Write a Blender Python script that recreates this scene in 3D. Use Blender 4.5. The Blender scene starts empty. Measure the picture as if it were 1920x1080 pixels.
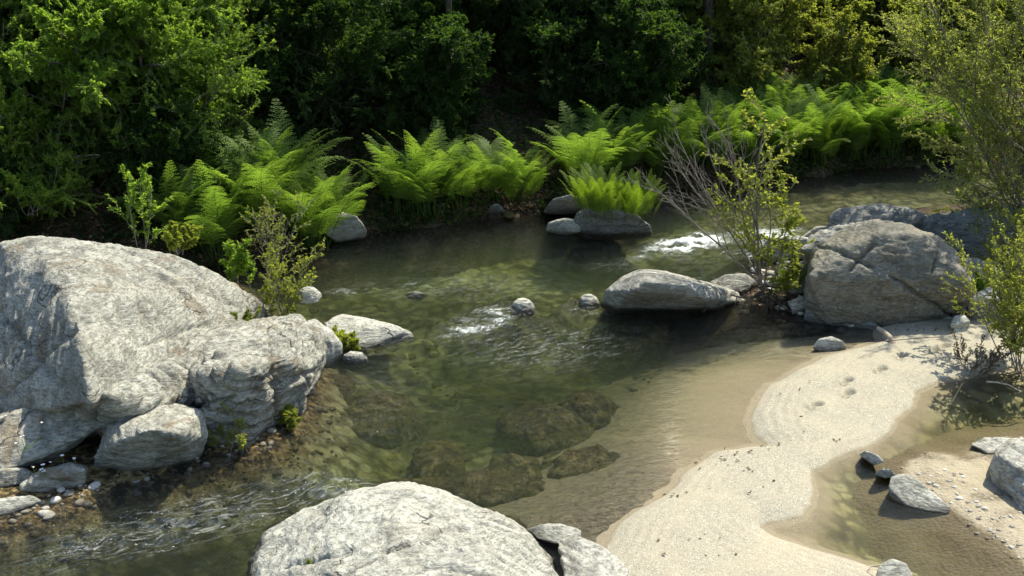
import bpy, bmesh, math, random
import numpy as np
from mathutils import Vector, Matrix

# ------------------------------------------------------------------ camera, sky, sun, exposure
sc = bpy.context.scene
COL = sc.collection
CAM_H, F_PX, PITCH = 6.0, 2300.0, math.radians(18.96)
cd = bpy.data.cameras.new('camera'); cam = bpy.data.objects.new('camera', cd); COL.objects.link(cam)
cam.location = (0, 0, CAM_H); cam.rotation_euler = (math.radians(90) - PITCH, 0, 0)
cd.sensor_width = 36; cd.lens = 36 * F_PX / 1920; cd.clip_start = 0.1; cd.clip_end = 2000
sc.camera = cam
SUN_EL, SUN_AZ = math.radians(58), math.radians(46)      # azimuth measured from +Y towards +X
w = bpy.data.worlds.new('World'); sc.world = w; w.use_nodes = True
nt = w.node_tree; nt.nodes.clear()
sky = nt.nodes.new('ShaderNodeTexSky'); sky.sky_type = 'NISHITA'; sky.sun_disc = False
sky.sun_elevation = SUN_EL; sky.sun_rotation = SUN_AZ
bg = nt.nodes.new('ShaderNodeBackground'); bg.inputs[1].default_value = 0.15
wo = nt.nodes.new('ShaderNodeOutputWorld')
nt.links.new(sky.outputs[0], bg.inputs[0]); nt.links.new(bg.outputs[0], wo.inputs[0])
sd = Vector((math.cos(SUN_EL) * math.sin(SUN_AZ), math.cos(SUN_EL) * math.cos(SUN_AZ), math.sin(SUN_EL)))
sl = bpy.data.lights.new('sun', 'SUN'); sl.energy = 4.7; sl.angle = math.radians(0.55); sl.color = (1, 0.945, 0.80)
so = bpy.data.objects.new('sun', sl); COL.objects.link(so); so.rotation_euler = sd.to_track_quat('Z', 'Y').to_euler()
sc.view_settings.view_transform = 'Standard'; sc.view_settings.look = 'None'
sc.view_settings.exposure = 0.72; sc.view_settings.gamma = 1.0
sc.cycles.max_bounces = 9; sc.cycles.diffuse_bounces = 5; sc.cycles.glossy_bounces = 3
sc.cycles.transmission_bounces = 4; sc.cycles.transparent_max_bounces = 12; sc.cycles.volume_bounces = 0
sc.cycles.caustics_reflective = False; sc.cycles.caustics_refractive = False
sc.cycles.use_denoising = True
sc.cycles.sample_clamp_indirect = 6

# ------------------------------------------------------------------ helpers
CP, SP = math.cos(PITCH), math.sin(PITCH)
def ray(px, py):
    a, b = (px - 960) / F_PX, (540 - py) / F_PX
    return np.array([a, CP + b * SP, -SP + b * CP])
def P(px, py, z=0.0):
    d = ray(px, py); t = (z - CAM_H) / d[2]
    return np.array([d[0] * t, d[1] * t, z])
def PY(px, py, Y):
    d = ray(px, py); t = Y / d[1]
    return np.array([d[0] * t, Y, CAM_H + d[2] * t])
def proj(X, Y, Z):
    dz = Z - CAM_H
    f = Y * CP - dz * SP; u = Y * SP + dz * CP
    return 960 + F_PX * X / f, 540 - F_PX * u / f

def _hash(ix, iy, iz, seed):
    h = (ix.astype(np.int64) * 374761393 + iy.astype(np.int64) * 668265263 + iz.astype(np.int64) * 2147483647 + seed * 974634777) & 0xffffffff
    h = ((h ^ (h >> 13)) * 1274126177) & 0xffffffff
    h = ((h ^ (h >> 15)) * 2246822519) & 0xffffffff
    return ((h ^ (h >> 16)) & 0xffffff) / float(0xffffff)
def vnoise(x, y, z, seed=0):
    ix, iy, iz = np.floor(x), np.floor(y), np.floor(z)
    fx, fy, fz = x - ix, y - iy, z - iz
    u, v, ww = fx * fx * (3 - 2 * fx), fy * fy * (3 - 2 * fy), fz * fz * (3 - 2 * fz)
    ix, iy, iz = ix.astype(int), iy.astype(int), iz.astype(int)
    H = lambda a, b, c: _hash(ix + a, iy + b, iz + c, seed)
    x00 = H(0,0,0) * (1-u) + H(1,0,0) * u; x10 = H(0,1,0) * (1-u) + H(1,1,0) * u
    x01 = H(0,0,1) * (1-u) + H(1,0,1) * u; x11 = H(0,1,1) * (1-u) + H(1,1,1) * u
    y0 = x00 * (1-v) + x10 * v; y1 = x01 * (1-v) + x11 * v
    return (y0 * (1-ww) + y1 * ww) * 2 - 1
def fbm(x, y, z, oct=4, seed=0, ridged=False):
    s = np.zeros_like(x); a = 1.0; t = 0
    for i in range(oct):
        n = vnoise(x, y, z, seed + i * 17)
        s += a * ((1 - 2 * np.abs(n)) if ridged else n); t += a
        # rotate the domain a little so that the lattice never shows
        x, y, z = (x * 1.62 + y * 1.18) + 3.1, (y * 1.62 - x * 1.18) + 1.7, z * 2.0 + x * 0.13 + 5.3
        a *= 0.5
    return s / t
def sstep(a, b, x):
    t = np.clip((x - a) / (b - a), 0, 1); return t * t * (3 - 2 * t)
def sdpoly(X, Y, poly):
    """signed distance to a closed polygon, positive inside"""
    d = np.full(X.shape, 1e9); ins = np.zeros(X.shape, bool); n = len(poly)
    for i in range(n):
        ax, ay = poly[i][:2]; bx, by = poly[(i + 1) % n][:2]
        ex, ey = bx - ax, by - ay; wx, wy = X - ax, Y - ay
        t = np.clip((wx * ex + wy * ey) / (ex * ex + ey * ey + 1e-12), 0, 1)
        d = np.minimum(d, (wx - ex * t) ** 2 + (wy - ey * t) ** 2)
        c = (ay > Y) != (by > Y)
        with np.errstate(divide='ignore', invalid='ignore'):
            xi = ax + (Y - ay) * ex / (ey if ey != 0 else 1e-12)
        ins ^= c & (X < xi)
    d = np.sqrt(d); return np.where(ins, d, -d)
def gp(pts, z=0.0): return [P(x, y, z)[:2] for x, y in pts]

def mesh_np(name, V, F, mat=None, smooth=False, attrs=None):
    """V (n,3); F (m,k) int array, or a list of such arrays"""
    me = bpy.data.meshes.new(name); V = np.ascontiguousarray(V, np.float32)
    Fs = F if isinstance(F, list) else [F]; Fs = [f for f in Fs if len(f)]
    loops = np.concatenate([f.ravel() for f in Fs]).astype(np.int32)
    tot = np.concatenate([np.full(len(f), f.shape[1]) for f in Fs]).astype(np.int32)
    st = np.concatenate([[0], np.cumsum(tot)[:-1]]).astype(np.int32)
    me.vertices.add(len(V)); me.vertices.foreach_set('co', V.ravel())
    me.loops.add(len(loops)); me.loops.foreach_set('vertex_index', loops)
    me.polygons.add(len(tot)); me.polygons.foreach_set('loop_start', st); me.polygons.foreach_set('loop_total', tot)
    me.polygons.foreach_set('use_smooth', np.full(len(tot), smooth))
    for k, a in (attrs or {}).items():
        at = me.attributes.new(k, 'FLOAT', 'POINT'); at.data.foreach_set('value', np.ascontiguousarray(a, np.float32))
    me.update(calc_edges=True)
    if mat: me.materials.append(mat)
    return me
def link(name, data, parent=None, **props):
    o = bpy.data.objects.new(name, data); COL.objects.link(o)
    if parent: o.parent = parent
    for k, v in props.items():
        if v: o[k] = v
    return o

# ------------------------------------------------------------------ material helper
class NB:
    def __init__(s, name):
        s.m = bpy.data.materials.new(name); s.m.use_nodes = True; s.t = s.m.node_tree; s.t.nodes.clear()
        s.out = s.t.nodes.new('ShaderNodeOutputMaterial'); s._co = None
    def n(s, typ, **kw):
        nd = s.t.nodes.new('ShaderNode' + typ)
        for k, v in kw.items():
            if k in nd.bl_rna.properties and k not in ('inputs',): setattr(nd, k, v)
        return nd
    def set(s, nd, i, v):
        if v is None: return
        if isinstance(v, bpy.types.NodeSocket): s.t.links.new(v, nd.inputs[i])
        else: nd.inputs[i].default_value = v
    def pos(s):
        if s._co is None: s._co = s.n('NewGeometry')
        return s._co.outputs['Position']
    def obj(s): return s.n('TexCoord').outputs['Object']
    def scale(s, v, sc, rot=(0,0,0)):
        m = s.n('Mapping'); s.set(m, 0, v); m.inputs['Scale'].default_value = sc; m.inputs['Rotation'].default_value = rot; return m.outputs[0]
    def noise(s, v, sc, det=4, rough=.55, dist=0):
        nd = s.n('TexNoise'); s.set(nd, 'Vector', v); s.set(nd, 'Scale', sc); s.set(nd, 'Detail', det); s.set(nd, 'Roughness', rough); s.set(nd, 'Distortion', dist); return nd.outputs[0]
    def vor(s, v, sc, feature='F1'):
        nd = s.n('TexVoronoi', feature=feature); s.set(nd, 'Vector', v); s.set(nd, 'Scale', sc); return nd
    def ramp(s, v, a, b, lo=0., hi=1.):
        nd = s.n('MapRange', interpolation_type='SMOOTHSTEP'); s.set(nd, 0, v); s.set(nd, 1, a); s.set(nd, 2, b); s.set(nd, 3, lo); s.set(nd, 4, hi); return nd.outputs[0]
    def math(s, op, a, b=0.):
        nd = s.n('Math', operation=op); s.set(nd, 0, a); s.set(nd, 1, b); return nd.outputs[0]
    def mix(s, f, a, b, mode='MIX'):
        nd = s.n('MixRGB', blend_type=mode); s.set(nd, 0, f); s.set(nd, 1, a if not isinstance(a, tuple) else (*a[:3], 1)); s.set(nd, 2, b if not isinstance(b, tuple) else (*b[:3], 1)); return nd.outputs[0]
    def attr(s, name): return s.n('Attribute', attribute_name=name).outputs['Fac']
    def z(s, v=None):
        nd = s.n('SeparateXYZ'); s.set(nd, 0, v or s.pos()); return nd.outputs[2]
    def bump(s, h, st, d=.02, nrm=None):
        nd = s.n('Bump'); s.set(nd, 'Height', h); nd.inputs['Strength'].default_value = st if not isinstance(st, bpy.types.NodeSocket) else 1
        if isinstance(st, bpy.types.NodeSocket): s.set(nd, 'Strength', st)
        nd.inputs['Distance'].default_value = d; s.set(nd, 'Normal', nrm); return nd.outputs[0]
    def bsdf(s, col, rough=.9, spec=.3, nrm=None):
        nd = s.n('BsdfPrincipled'); s.set(nd, 'Base Color', col if not isinstance(col, tuple) else (*col[:3], 1)); s.set(nd, 'Roughness', rough)
        s.set(nd, 'Specular IOR Level', spec); s.set(nd, 'Normal', nrm); return nd.outputs[0]
    def done(s, sh): s.t.links.new(sh, s.out.inputs[0]); return s.m

def rock_mat(name, base=(.46,.455,.42), dark=(.17,.168,.15), lichen=.5, strata=(0.5, 0.3), ochre=.2, seed=0., bumpk=1., veins=.5):
    b = NB(name); p = b.scale(b.pos(), (1,1,1)); off = b.n('VectorMath', operation='ADD'); b.set(off, 0, p); off.inputs[1].default_value = (seed*7.3, seed*3.1, seed*5.7); p = off.outputs[0]
    st = b.scale(p, (1.0, 1.0, 3.8), (strata[0], strata[1], .4))
    big = b.noise(p, 1.1, 5, .6, .4); med = b.noise(st, 3.2, 8, .68, .8); fine = b.noise(st, 15, 6, .7, .5); grain = b.noise(p, 85, 3, .7)
    c = b.mix(b.ramp(med, .31, .55), dark, base)
    c = b.mix(b.ramp(big, .38, .62, 0., .55), c, tuple(min(1, x*1.25) for x in base))
    c = b.mix(b.ramp(fine, .36, .58, .75, 0.), c, tuple(x*.62 for x in dark))
    # dark lichen and weather patches
    lp = b.math('MULTIPLY', b.ramp(b.noise(p, 2.3, 9, .72, 1.2), .52, .62), b.ramp(grain, .3, .6, .4, 1.))
    c = b.mix(b.math('MULTIPLY', lp, lichen), c, (.075,.075,.062))
    c = b.mix(b.math('MULTIPLY', b.ramp(b.noise(b.scale(p, (1, 1, .45)), 1.6, 8, .72, .5), .50, .60), lichen * .75), c, b.mix(.5, dark, (.07,.07,.055)))
    # pale crustose spots
    vs = b.vor(p, 9.); sp = b.math('MULTIPLY', b.ramp(vs.outputs['Distance'], .17, .12), b.ramp(b.noise(p, 2.1, 3), .45, .6))
    c = b.mix(b.math('MULTIPLY', sp, .55), c, (.56,.57,.53))
    # thin quartz veins along the foliation
    ve = b.math('ABSOLUTE', b.math('SUBTRACT', b.noise(st, 4.5, 6, .6, 2.2), .5))
    c = b.mix(b.math('MULTIPLY', b.ramp(ve, .012, .0), veins), c, (.68,.67,.62))
    oc = b.ramp(b.noise(p, 1.3, 7, .7, 1.2), .53, .62, 0, ochre)
    c = b.mix(oc, c, (.23,.165,.09))
    c = b.mix(b.ramp(grain, .35, .7, .22, 0.), c, (.05,.05,.045))
    ck = b.n('TexVoronoi', feature='DISTANCE_TO_EDGE'); wp = b.n('VectorMath', operation='ADD'); wn = b.n('TexNoise'); b.set(wn, 'Vector', p); b.set(wn, 'Scale', 2.2); b.set(wn, 'Detail', 5); b.set(wp, 0, b.scale(p, (.8, 1.0, 2.6), (strata[0], strata[1], .4)))
    wsx = b.n('VectorMath', operation='SCALE'); b.set(wsx, 0, wn.outputs['Color']); wsx.inputs['Scale'].default_value = .9; b.set(wp, 1, wsx.outputs[0]); b.set(ck, 'Vector', wp.outputs[0]); b.set(ck, 'Scale', 1.15)
    crk = b.math('MULTIPLY', b.ramp(ck.outputs['Distance'], .022, .0), b.ramp(b.noise(p, 1.3, 4), .52, .62))
    c = b.mix(b.math('MULTIPLY', crk, .8), c, (.05,.048,.04))
    # wet tide mark and algae below the water line
    zz = b.math('ADD', b.z(), b.math('MULTIPLY', b.math('SUBTRACT', b.noise(p, 6, 4), .5), .09))
    wet = b.ramp(zz, .07, .03)
    c = b.mix(b.math('MULTIPLY', wet, .8), c, b.mix(.72, c, (.035,.03,.018)))
    c = b.mix(b.ramp(zz, .0, -.08), c, b.mix(b.ramp(med, .4, .6), (.05,.042,.015), (.115,.09,.035)))
    h = b.math('ADD', b.math('MULTIPLY', b.math('SUBTRACT', fine, b.math('MULTIPLY', crk, .9)), .9), b.math('ADD', b.math('MULTIPLY', med, 1.8), b.math('MULTIPLY', grain, .22)))
    nr = b.bump(h, .75*bumpk, .05)
    return b.done(b.bsdf(c, b.ramp(zz, .08, .03, .88, .35), .3, nr))

# ------------------------------------------------------------------ terrain
SAND = gp([(1090,1110),(1125,1035),(1160,985),(1215,945),(1262,918),(1288,884),(1340,852),(1395,842),(1440,838),(1418,822),(1408,792),(1418,755),(1440,724),(1492,700),(1545,672),(1600,657),(1655,641),(1650,618),(1662,604),(1720,598),(1790,594),(1860,600),(1960,610),(2100,640),(2000,690),(1900,690),(1840,702),(1762,716),(1716,738),(1710,765),(1682,790),(1672,815),(1640,836),(1600,852),(1560,868),(1526,886),(1527,920),(1524,950),(1505,972),(1440,984),(1425,992),(1450,1008),(1520,1030),(1600,1052),(1660,1072),(1700,1110),(1700,1180),(1300,1180)])
GRAV = gp([(2100,790),(1925,818),(1835,834),(1790,850),(1745,852),(1705,868),(1690,885),(1705,905),(1770,940),(1800,970),(1850,1008),(1905,1050),(1960,1110),(2200,1110)])
SUBS = gp([(1230,1000),(1120,1010),(1050,960),(990,935),(1010,880),(960,862),(880,858),(860,838),(960,818),(1050,826),(1120,845),(1180,830),(1150,790),(1150,730),(1180,680),(1250,655),(1400,640),(1480,660),(1400,800)])
BANK = gp([(-2600,640),(-900,600),(-100,545),(300,520),(420,497),(470,482),(540,474),(610,462),(640,450),(700,436),(780,428),(900,408),(1000,402),(1070,398),(1130,382),(1200,362),(1300,351),(1400,341),(1500,334),(1600,318),(1700,312),(1800,306),(2300,296),(3200,290)]) + [(300,200),(-300,200)]
LEFT = gp([(-900,1080),(-100,1010),(60,975),(170,940),(300,905),(400,872),(500,845),(560,790),(590,730),(600,670),(520,600),(430,520),(300,500),(-900,580)])
RGT = gp([(1398,566),(1400,520),(1480,462),(1560,432),(1735,388),(1850,378),(2500,350),(3500,420),(3500,760),(2300,740),(2050,660),(1880,640),(1800,600),(1690,614),(1560,604),(1500,588),(1440,578)])
PRINTS = [(1527,764,.1),(1590,741,.5),(1586,720,.4),(1650,697,.3),(1690,672,.5),(1770,653,.2),(1752,659,.3)]
def terrain(X, Y):
    z0 = np.zeros_like(X)
    n1 = fbm(X * .55, Y * .55, z0 + .3, 4, 3); n2 = fbm(X * 2.2, Y * 2.2, z0 + 4, 4, 9); n3 = fbm(X * 7, Y * 7, z0 + 2, 3, 11)
    bed = -.62 + .16 * n1 + .10 * n2 + .035 * n3
    px, py = proj(X, Y, z0)
    bed += .36 * sstep(1120, 1400, px) * sstep(520, 390, py)                 # upstream shallows
    bed -= .7 * np.exp(-((X + 2.6) ** 2 / 5 + (Y - 9.8) ** 2 / 3))         # deep channel by the left rocks
    pool = sstep(1400, 1600, px) * sstep(560, 700, py); bed = bed * (1 - pool) + (-.30 + .06 * n2 + .03 * n3) * pool
    # rocky riffle
    bed += .32 * np.exp(-(((X - .1) / 2.2) ** 2 + ((Y - 17.0 - .25 * X) / 1.1) ** 2)) * (1 + .6 * n2)
    s2 = sstep(-.12, .12, sdpoly(X, Y, SUBS) + .10 * n2 + .05 * n3); bed = bed * (1 - s2) + np.maximum(bed, -.36 + .04 * n2) * s2
    ss = sdpoly(X, Y, SAND) + .035 * n2
    hs = np.where(ss > 0, .012 + .085 * (1 - np.exp(-ss / .16)) + .05 * (1 - np.exp(-ss / .7)), .012 + ss * (.14 + .3 * sstep(1480, 1580, px) * sstep(700, 780, py)) - .05 * ss * ss)
    hs = hs + .006 * n3 + .022 * n2 * sstep(-.3, .5, ss) + .004 * np.sin(ss * 55 + 3 * n2) * sstep(.05, .15, ss) * sstep(.8, .4, ss)
    sgm = np.maximum(sstep(-.06, .06, hs - bed + .05 * n3), s2) * (1 - .85 * pool * sstep(-.02, -.35, ss + .15 * n2))
    sgm = np.maximum(sgm, .75 * sstep(1180, 1330, px) * sstep(440, 400, py) * sstep(-.5, .2, n1 + .3 * n2))
    h = np.maximum(bed, hs)
    sg = sdpoly(X, Y, GRAV) + .05 * n2
    hg = np.where(sg > 0, .01 + .06 * (1 - np.exp(-sg / .25)), .01 + sg * .3) + .012 * n3 + .02 * n2
    sl_ = sdpoly(X, Y, LEFT) + .06 * n2
    hl = np.where(sl_ > 0, -.03 + .1 * (1 - np.exp(-sl_ / .6)), -.03 + sl_ * .62) + .02 * n3
    sr = sdpoly(X, Y, RGT) + .1 * n2
    hr = np.where(sr > 0, .0 + .12 * (1 - np.exp(-sr / .6)), sr * .45) + .03 * n3
    sb = sdpoly(X, Y, BANK) + .12 * n2 + .1 * n1
    hb = np.where(sb > 0, .45 * (1 - np.exp(-sb / .35)) + .46 * np.maximum(sb - .6, 0) + .25 * n1 * sstep(1, 5, sb), sb * .6) + .05 * n2
    hb = np.where(sb > 30, hb - .3 * (sb - 30), hb)
    hall = np.stack([h, hg, hl, hr, hb]); zone = np.argmax(hall, 0); H = np.max(hall, 0)
    for (fx, fy, a) in PRINTS:
        c = P(fx, fy, .1)
        dx, dy = X - c[0], Y - c[1]
        ca, sa = math.cos(.75 + a * .4), math.sin(.75 + a * .4)
        u, v = dx * ca + dy * sa, -dx * sa + dy * ca
        toe = np.exp(-(((u - .05) / .095) ** 2 + (v / .06) ** 2) ** 2); heel = np.exp(-(((u + .11) / .05) ** 2 + (v / .048) ** 2) ** 2)
        rim = np.exp(-(((u) / .18) ** 2 + (v / .1) ** 2) ** 3)
        H = H - .075 * toe - .06 * heel + .02 * (rim - toe) * (rim > toe)
    return H, zone, sgm, ss, sb, sl_
def hz(x, y):
    return float(terrain(np.array([x], float), np.array([y], float))[0][0])

def axis(segs):
    out = [segs[0][0]]
    for a, b_, st in segs:
        n = max(1, int(round((b_ - a) / st))); out += list(np.linspace(a, b_, n + 1)[1:])
    return np.array(out)
gx = axis([(-300,-60,24),(-60,-20,2),(-20,-7.2,.2),(-7.2,-1,.04),(-1,7.4,.022),(7.4,20,.2),(20,60,2),(60,300,24)])
gy = axis([(-60,-10,10),(-10,5,1),(5,8,.2),(8,17,.025),(17,26,.06),(26,42,.25),(42,80,2),(80,400,32)])
GX, GY = np.meshgrid(gx, gy); H, zone, sgm, ss, sb, slf = terrain(GX, GY)
nx, ny = len(gx), len(gy)
idx = np.arange(nx * ny).reshape(ny, nx)
F = np.stack([idx[:-1,:-1], idx[:-1,1:], idx[1:,1:], idx[1:,:-1]], -1).reshape(-1, 4)
V = np.stack([GX, GY, H], -1).reshape(-1, 3)
sand_a = np.where(zone == 0, sgm, 0) * (ss > -4)
A = dict(sand=sand_a.ravel(), gravel=(zone == 1).astype(float).ravel(), bank=(sb > 0).astype(float).ravel() if False else ((zone == 4) | (zone == 3)).astype(float).ravel(), shore=((zone == 2) * sstep(-.35, .0, slf)).ravel())

b = NB('river_ground'); p = b.pos(); zc = b.z()
g1 = b.noise(p, 95, 3, .8); g2 = b.noise(p, 38, 3, .7); g3 = b.noise(p, 1.3, 5, .6, .4)
sandc = b.mix(b.ramp(g1, .36, .62), (.15,.13,.09), (.535,.515,.405))
sandc = b.mix(b.ramp(g2, .40, .62, .6, 0.), sandc, (.27,.235,.17)); sandc = b.mix(b.ramp(b.noise(p, 7, 6, .7, .6), .48, .66, 0, .45), sandc, (.36,.31,.23))
sandc = b.mix(b.ramp(g3, .45, .65, .0, .22), sandc, (.5,.42,.28))
wv = b.ramp(b.math('ADD', zc, b.math('MULTIPLY', b.math('SUBTRACT', b.noise(p, 5, 3), .5), .02)), .034, .012)
sandc = b.mix(b.math('MULTIPLY', wv, .62), sandc, (.19,.145,.075))
# stony, algae covered bed
vb = b.vor(b.scale(p, (1, 1.2, 1), (0,0,.5)), 5.5); bn = b.noise(p, 2.1, 7, .65, .8)
bedc = b.mix(b.ramp(bn, .34, .68), (.055,.048,.020), (.28,.24,.115))
bedc = b.mix(b.ramp(b.noise(p, .8, 6, .6, .6), .42, .6, 0, .85), bedc, (.36,.34,.19))
bedc = b.mix(b.ramp(vb.outputs['Distance'], .4, .7, 0., .7), bedc, (.03,.026,.012))
bedc = b.mix(b.ramp(b.noise(p, 11, 5, .7), .55, .68, 0., .45), bedc, (.24,.17,.07))
vg = b.vor(p, 26.); grc = b.mix(b.ramp(vg.outputs['Distance'], .15, .55), b.mix(b.math('MULTIPLY', vg.outputs['Color'], 1.), (.42,.38,.29), (.24,.205,.14)), (.12,.098,.06))
grc = b.mix(b.ramp(g3, .35, .55), grc, (.40,.345,.24)); grc = b.mix(b.ramp(g1, .4, .6, .4, 0), grc, (.18,.15,.10)); grc = b.mix(b.ramp(zc, .035, .008, 0, .85), grc, (.105,.078,.036))
shc = b.mix(b.ramp(b.noise(p, 7, 7, .7), .42, .6), (.035,.026,.012), (.20,.14,.055)); shc = b.mix(b.ramp(b.noise(p, 14, 6, .75, .5), .5, .62, 0, .8), shc, (.34,.27,.13))
ln = b.noise(p, 17, 6, .75); soil = b.mix(b.ramp(ln, .42, .62), (.022,.016,.009), (.10,.068,.036))
soil = b.mix(b.ramp(b.noise(p, 3, 6, .7), .54, .64, 0, .7), soil, (.035,.05,.014))
c = b.mix(b.attr('sand'), bedc, sandc); c = b.mix(b.attr('gravel'), c, grc); c = b.mix(b.attr('shore'), c, shc); c = b.mix(b.attr('bank'), c, soil)
h = b.math('ADD', b.math('MULTIPLY', g1, .5), b.math('ADD', b.math('MULTIPLY', g2, .7), b.math('MULTIPLY', b.math('MULTIPLY', vg.outputs['Distance'], -1.2), b.attr('gravel'))))
GROUND_M = b.done(b.bsdf(c, .93, .2, b.bump(h, .55, .022)))
zf = zone.ravel()[F[:, 0]]; sf = sand_a.ravel()[F[:, 0]]
cls = np.where(zf == 4, 2, np.where((zf == 0) & (sf > .5) & (ss.ravel()[F[:, 0]] > -.02), 1, np.where(zf == 1, 3, 0)))
for k, nm in ((0, 'riverbed'), (1, 'sandbar'), (2, 'hillside'), (3, 'gravel_bank')):
    f = F[cls == k]; u, inv = np.unique(f, return_inverse=True)
    me = mesh_np(nm, V[u], inv.reshape(-1, 4), GROUND_M, True, {a: v[u] for a, v in A.items()})
    link(nm, me, kind='structure')

# ------------------------------------------------------------------ water: a closed body, rippled on top, tinted by depth
wx = axis([(-60,-8,2.),(-8,9,.045),(9,60,2.)]); wy = axis([(-20,7,1.5),(7,20,.045),(20,29,.09),(29,45,1.)])
WX, WY = np.meshgrid(wx, wy); Z0 = np.zeros_like(WX); wpx, wpy = proj(WX, WY, Z0)
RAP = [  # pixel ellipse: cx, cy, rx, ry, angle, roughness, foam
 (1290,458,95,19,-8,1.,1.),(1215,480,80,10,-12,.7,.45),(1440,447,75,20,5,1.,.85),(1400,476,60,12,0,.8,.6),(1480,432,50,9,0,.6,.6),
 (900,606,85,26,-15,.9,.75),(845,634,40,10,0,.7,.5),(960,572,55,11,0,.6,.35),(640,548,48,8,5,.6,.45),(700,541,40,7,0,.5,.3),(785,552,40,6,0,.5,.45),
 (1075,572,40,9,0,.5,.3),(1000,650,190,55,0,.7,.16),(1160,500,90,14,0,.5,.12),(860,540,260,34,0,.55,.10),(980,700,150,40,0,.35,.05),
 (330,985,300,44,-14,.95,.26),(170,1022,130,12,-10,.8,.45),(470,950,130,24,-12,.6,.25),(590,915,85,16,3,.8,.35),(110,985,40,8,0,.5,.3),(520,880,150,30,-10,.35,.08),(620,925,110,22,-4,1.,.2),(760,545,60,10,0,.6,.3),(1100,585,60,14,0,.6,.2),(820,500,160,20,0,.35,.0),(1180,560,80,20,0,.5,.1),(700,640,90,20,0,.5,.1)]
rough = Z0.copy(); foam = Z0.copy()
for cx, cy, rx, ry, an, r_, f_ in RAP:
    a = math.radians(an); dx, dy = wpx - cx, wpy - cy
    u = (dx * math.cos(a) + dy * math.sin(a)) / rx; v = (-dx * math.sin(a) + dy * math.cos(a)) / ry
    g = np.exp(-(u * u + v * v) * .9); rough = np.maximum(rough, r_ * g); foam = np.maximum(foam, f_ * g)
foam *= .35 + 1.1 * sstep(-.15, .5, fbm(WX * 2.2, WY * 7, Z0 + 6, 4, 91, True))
calm = sstep(1120, 1350, wpx) * sstep(600, 700, wpy)          # the sheltered margin over the sand
base = .9 * (1 - .8 * calm)
amp = .015 * base + .085 * rough
wz = amp * (fbm(WX * 3.2, WY * 5.5, Z0 + 1, 4, 21) + .6 * fbm(WX * 8, WY * 13, Z0 + 8, 3, 27, True) * rough)
hump = P(590, 912); wz += .15 * np.exp(-(((WX - hump[0]) / .5) ** 2 + ((WY - hump[1]) / .22) ** 2))
wz += .06 * np.maximum(foam - .35, 0) * (fbm(WX * 6, WY * 10, Z0 + 3, 4, 33, True) + .2)
wz = np.where((WX < -8) | (WX > 9), 0, wz)
nwx, nwy = len(wx), len(wy); wi = np.arange(nwx * nwy).reshape(nwy, nwx)
FT = np.stack([wi[:-1,:-1], wi[:-1,1:], wi[1:,1:], wi[1:,:-1]], -1).reshape(-1, 4)
VT = np.stack([WX, WY, wz], -1).reshape(-1, 3); VB = VT.copy(); VB[:, 2] = -3.0; N = len(VT)
rim = np.concatenate([wi[0, :], wi[1:, -1], wi[-1, -2::-1], wi[-2:0:-1, 0]]); rn = np.roll(rim, -1)
cb = [N, N + 1, N + 2, N + 3]
bot = np.array([[-60,-20,-3.],[60,-20,-3.],[60,45,-3.],[-60,45,-3.]])
# bottom ring copies the rim so that the body is watertight
VR = VT[rim].copy(); VR[:, 2] = -3.0; ri = N + np.arange(len(rim)); rin = np.roll(ri, -1)
FS = np.stack([rim, ri, rin, rn], -1)
cen = len(VT) + len(rim); FB = np.stack([ri, np.full(len(ri), cen), rin], -1)
VW = np.concatenate([VT, VR, [[0, 12, -3.0]]])
pad = lambda a: np.concatenate([a.ravel(), np.zeros(len(rim) + 1)])
b = NB('river_water'); p = b.pos(); R = b.attr('rough'); FO = b.attr('foam')
fl = b.scale(p, (1, 1, 1), (0, 0, -.5)); st = b.scale(fl, (1, 2.3, 1))
rip = b.math('ADD', b.noise(st, 4.5, 5, .62, .6), b.math('MULTIPLY', b.noise(st, 16, 4, .65, .3), .45))
nr = b.bump(rip, b.math('ADD', b.attr('base'), b.math('MULTIPLY', R, 2.6)), .10)
fr = b.n('Fresnel'); fr.inputs[0].default_value = 1.36; b.set(fr, 'Normal', nr)
gl = b.n('BsdfGlossy'); gl.inputs['Roughness'].default_value = .03; b.set(gl, 'Normal', nr)
tr = b.n('BsdfTransparent'); mx = b.n('MixShader'); b.set(mx, 0, fr.outputs[0]); b.set(mx, 1, tr.outputs[0]); b.set(mx, 2, gl.outputs[0])
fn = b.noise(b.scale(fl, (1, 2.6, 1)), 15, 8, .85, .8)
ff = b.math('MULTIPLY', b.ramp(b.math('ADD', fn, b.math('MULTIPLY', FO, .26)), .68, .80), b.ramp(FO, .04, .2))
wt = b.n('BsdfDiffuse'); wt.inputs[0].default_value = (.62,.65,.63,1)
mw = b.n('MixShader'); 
glint = b.math('MULTIPLY', b.ramp(b.noise(b.scale(fl, (1, 2., 1)), 34, 3, .6, .4), .66, .70), b.ramp(R, .22, .6))  # white specks painted in as sun glints on the rough water
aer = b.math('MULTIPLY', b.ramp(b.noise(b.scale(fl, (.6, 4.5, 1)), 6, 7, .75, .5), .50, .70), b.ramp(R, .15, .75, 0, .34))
b.set(mw, 0, b.math('MINIMUM', b.math('ADD', b.math('ADD', b.math('MULTIPLY', ff, .85), b.math('MULTIPLY', glint, .8)), aer), .92)); b.set(mw, 1, mx.outputs[0]); b.set(mw, 2, wt.outputs[0])
va = b.n('VolumeAbsorption'); va.inputs[0].default_value = (.64,.75,.42,1); va.inputs[1].default_value = .75
vs_ = b.n('VolumeScatter'); vs_.inputs[0].default_value = (.62,.78,.40,1); vs_.inputs[1].default_value = .08; vs_.inputs[2].default_value = .3
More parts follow.
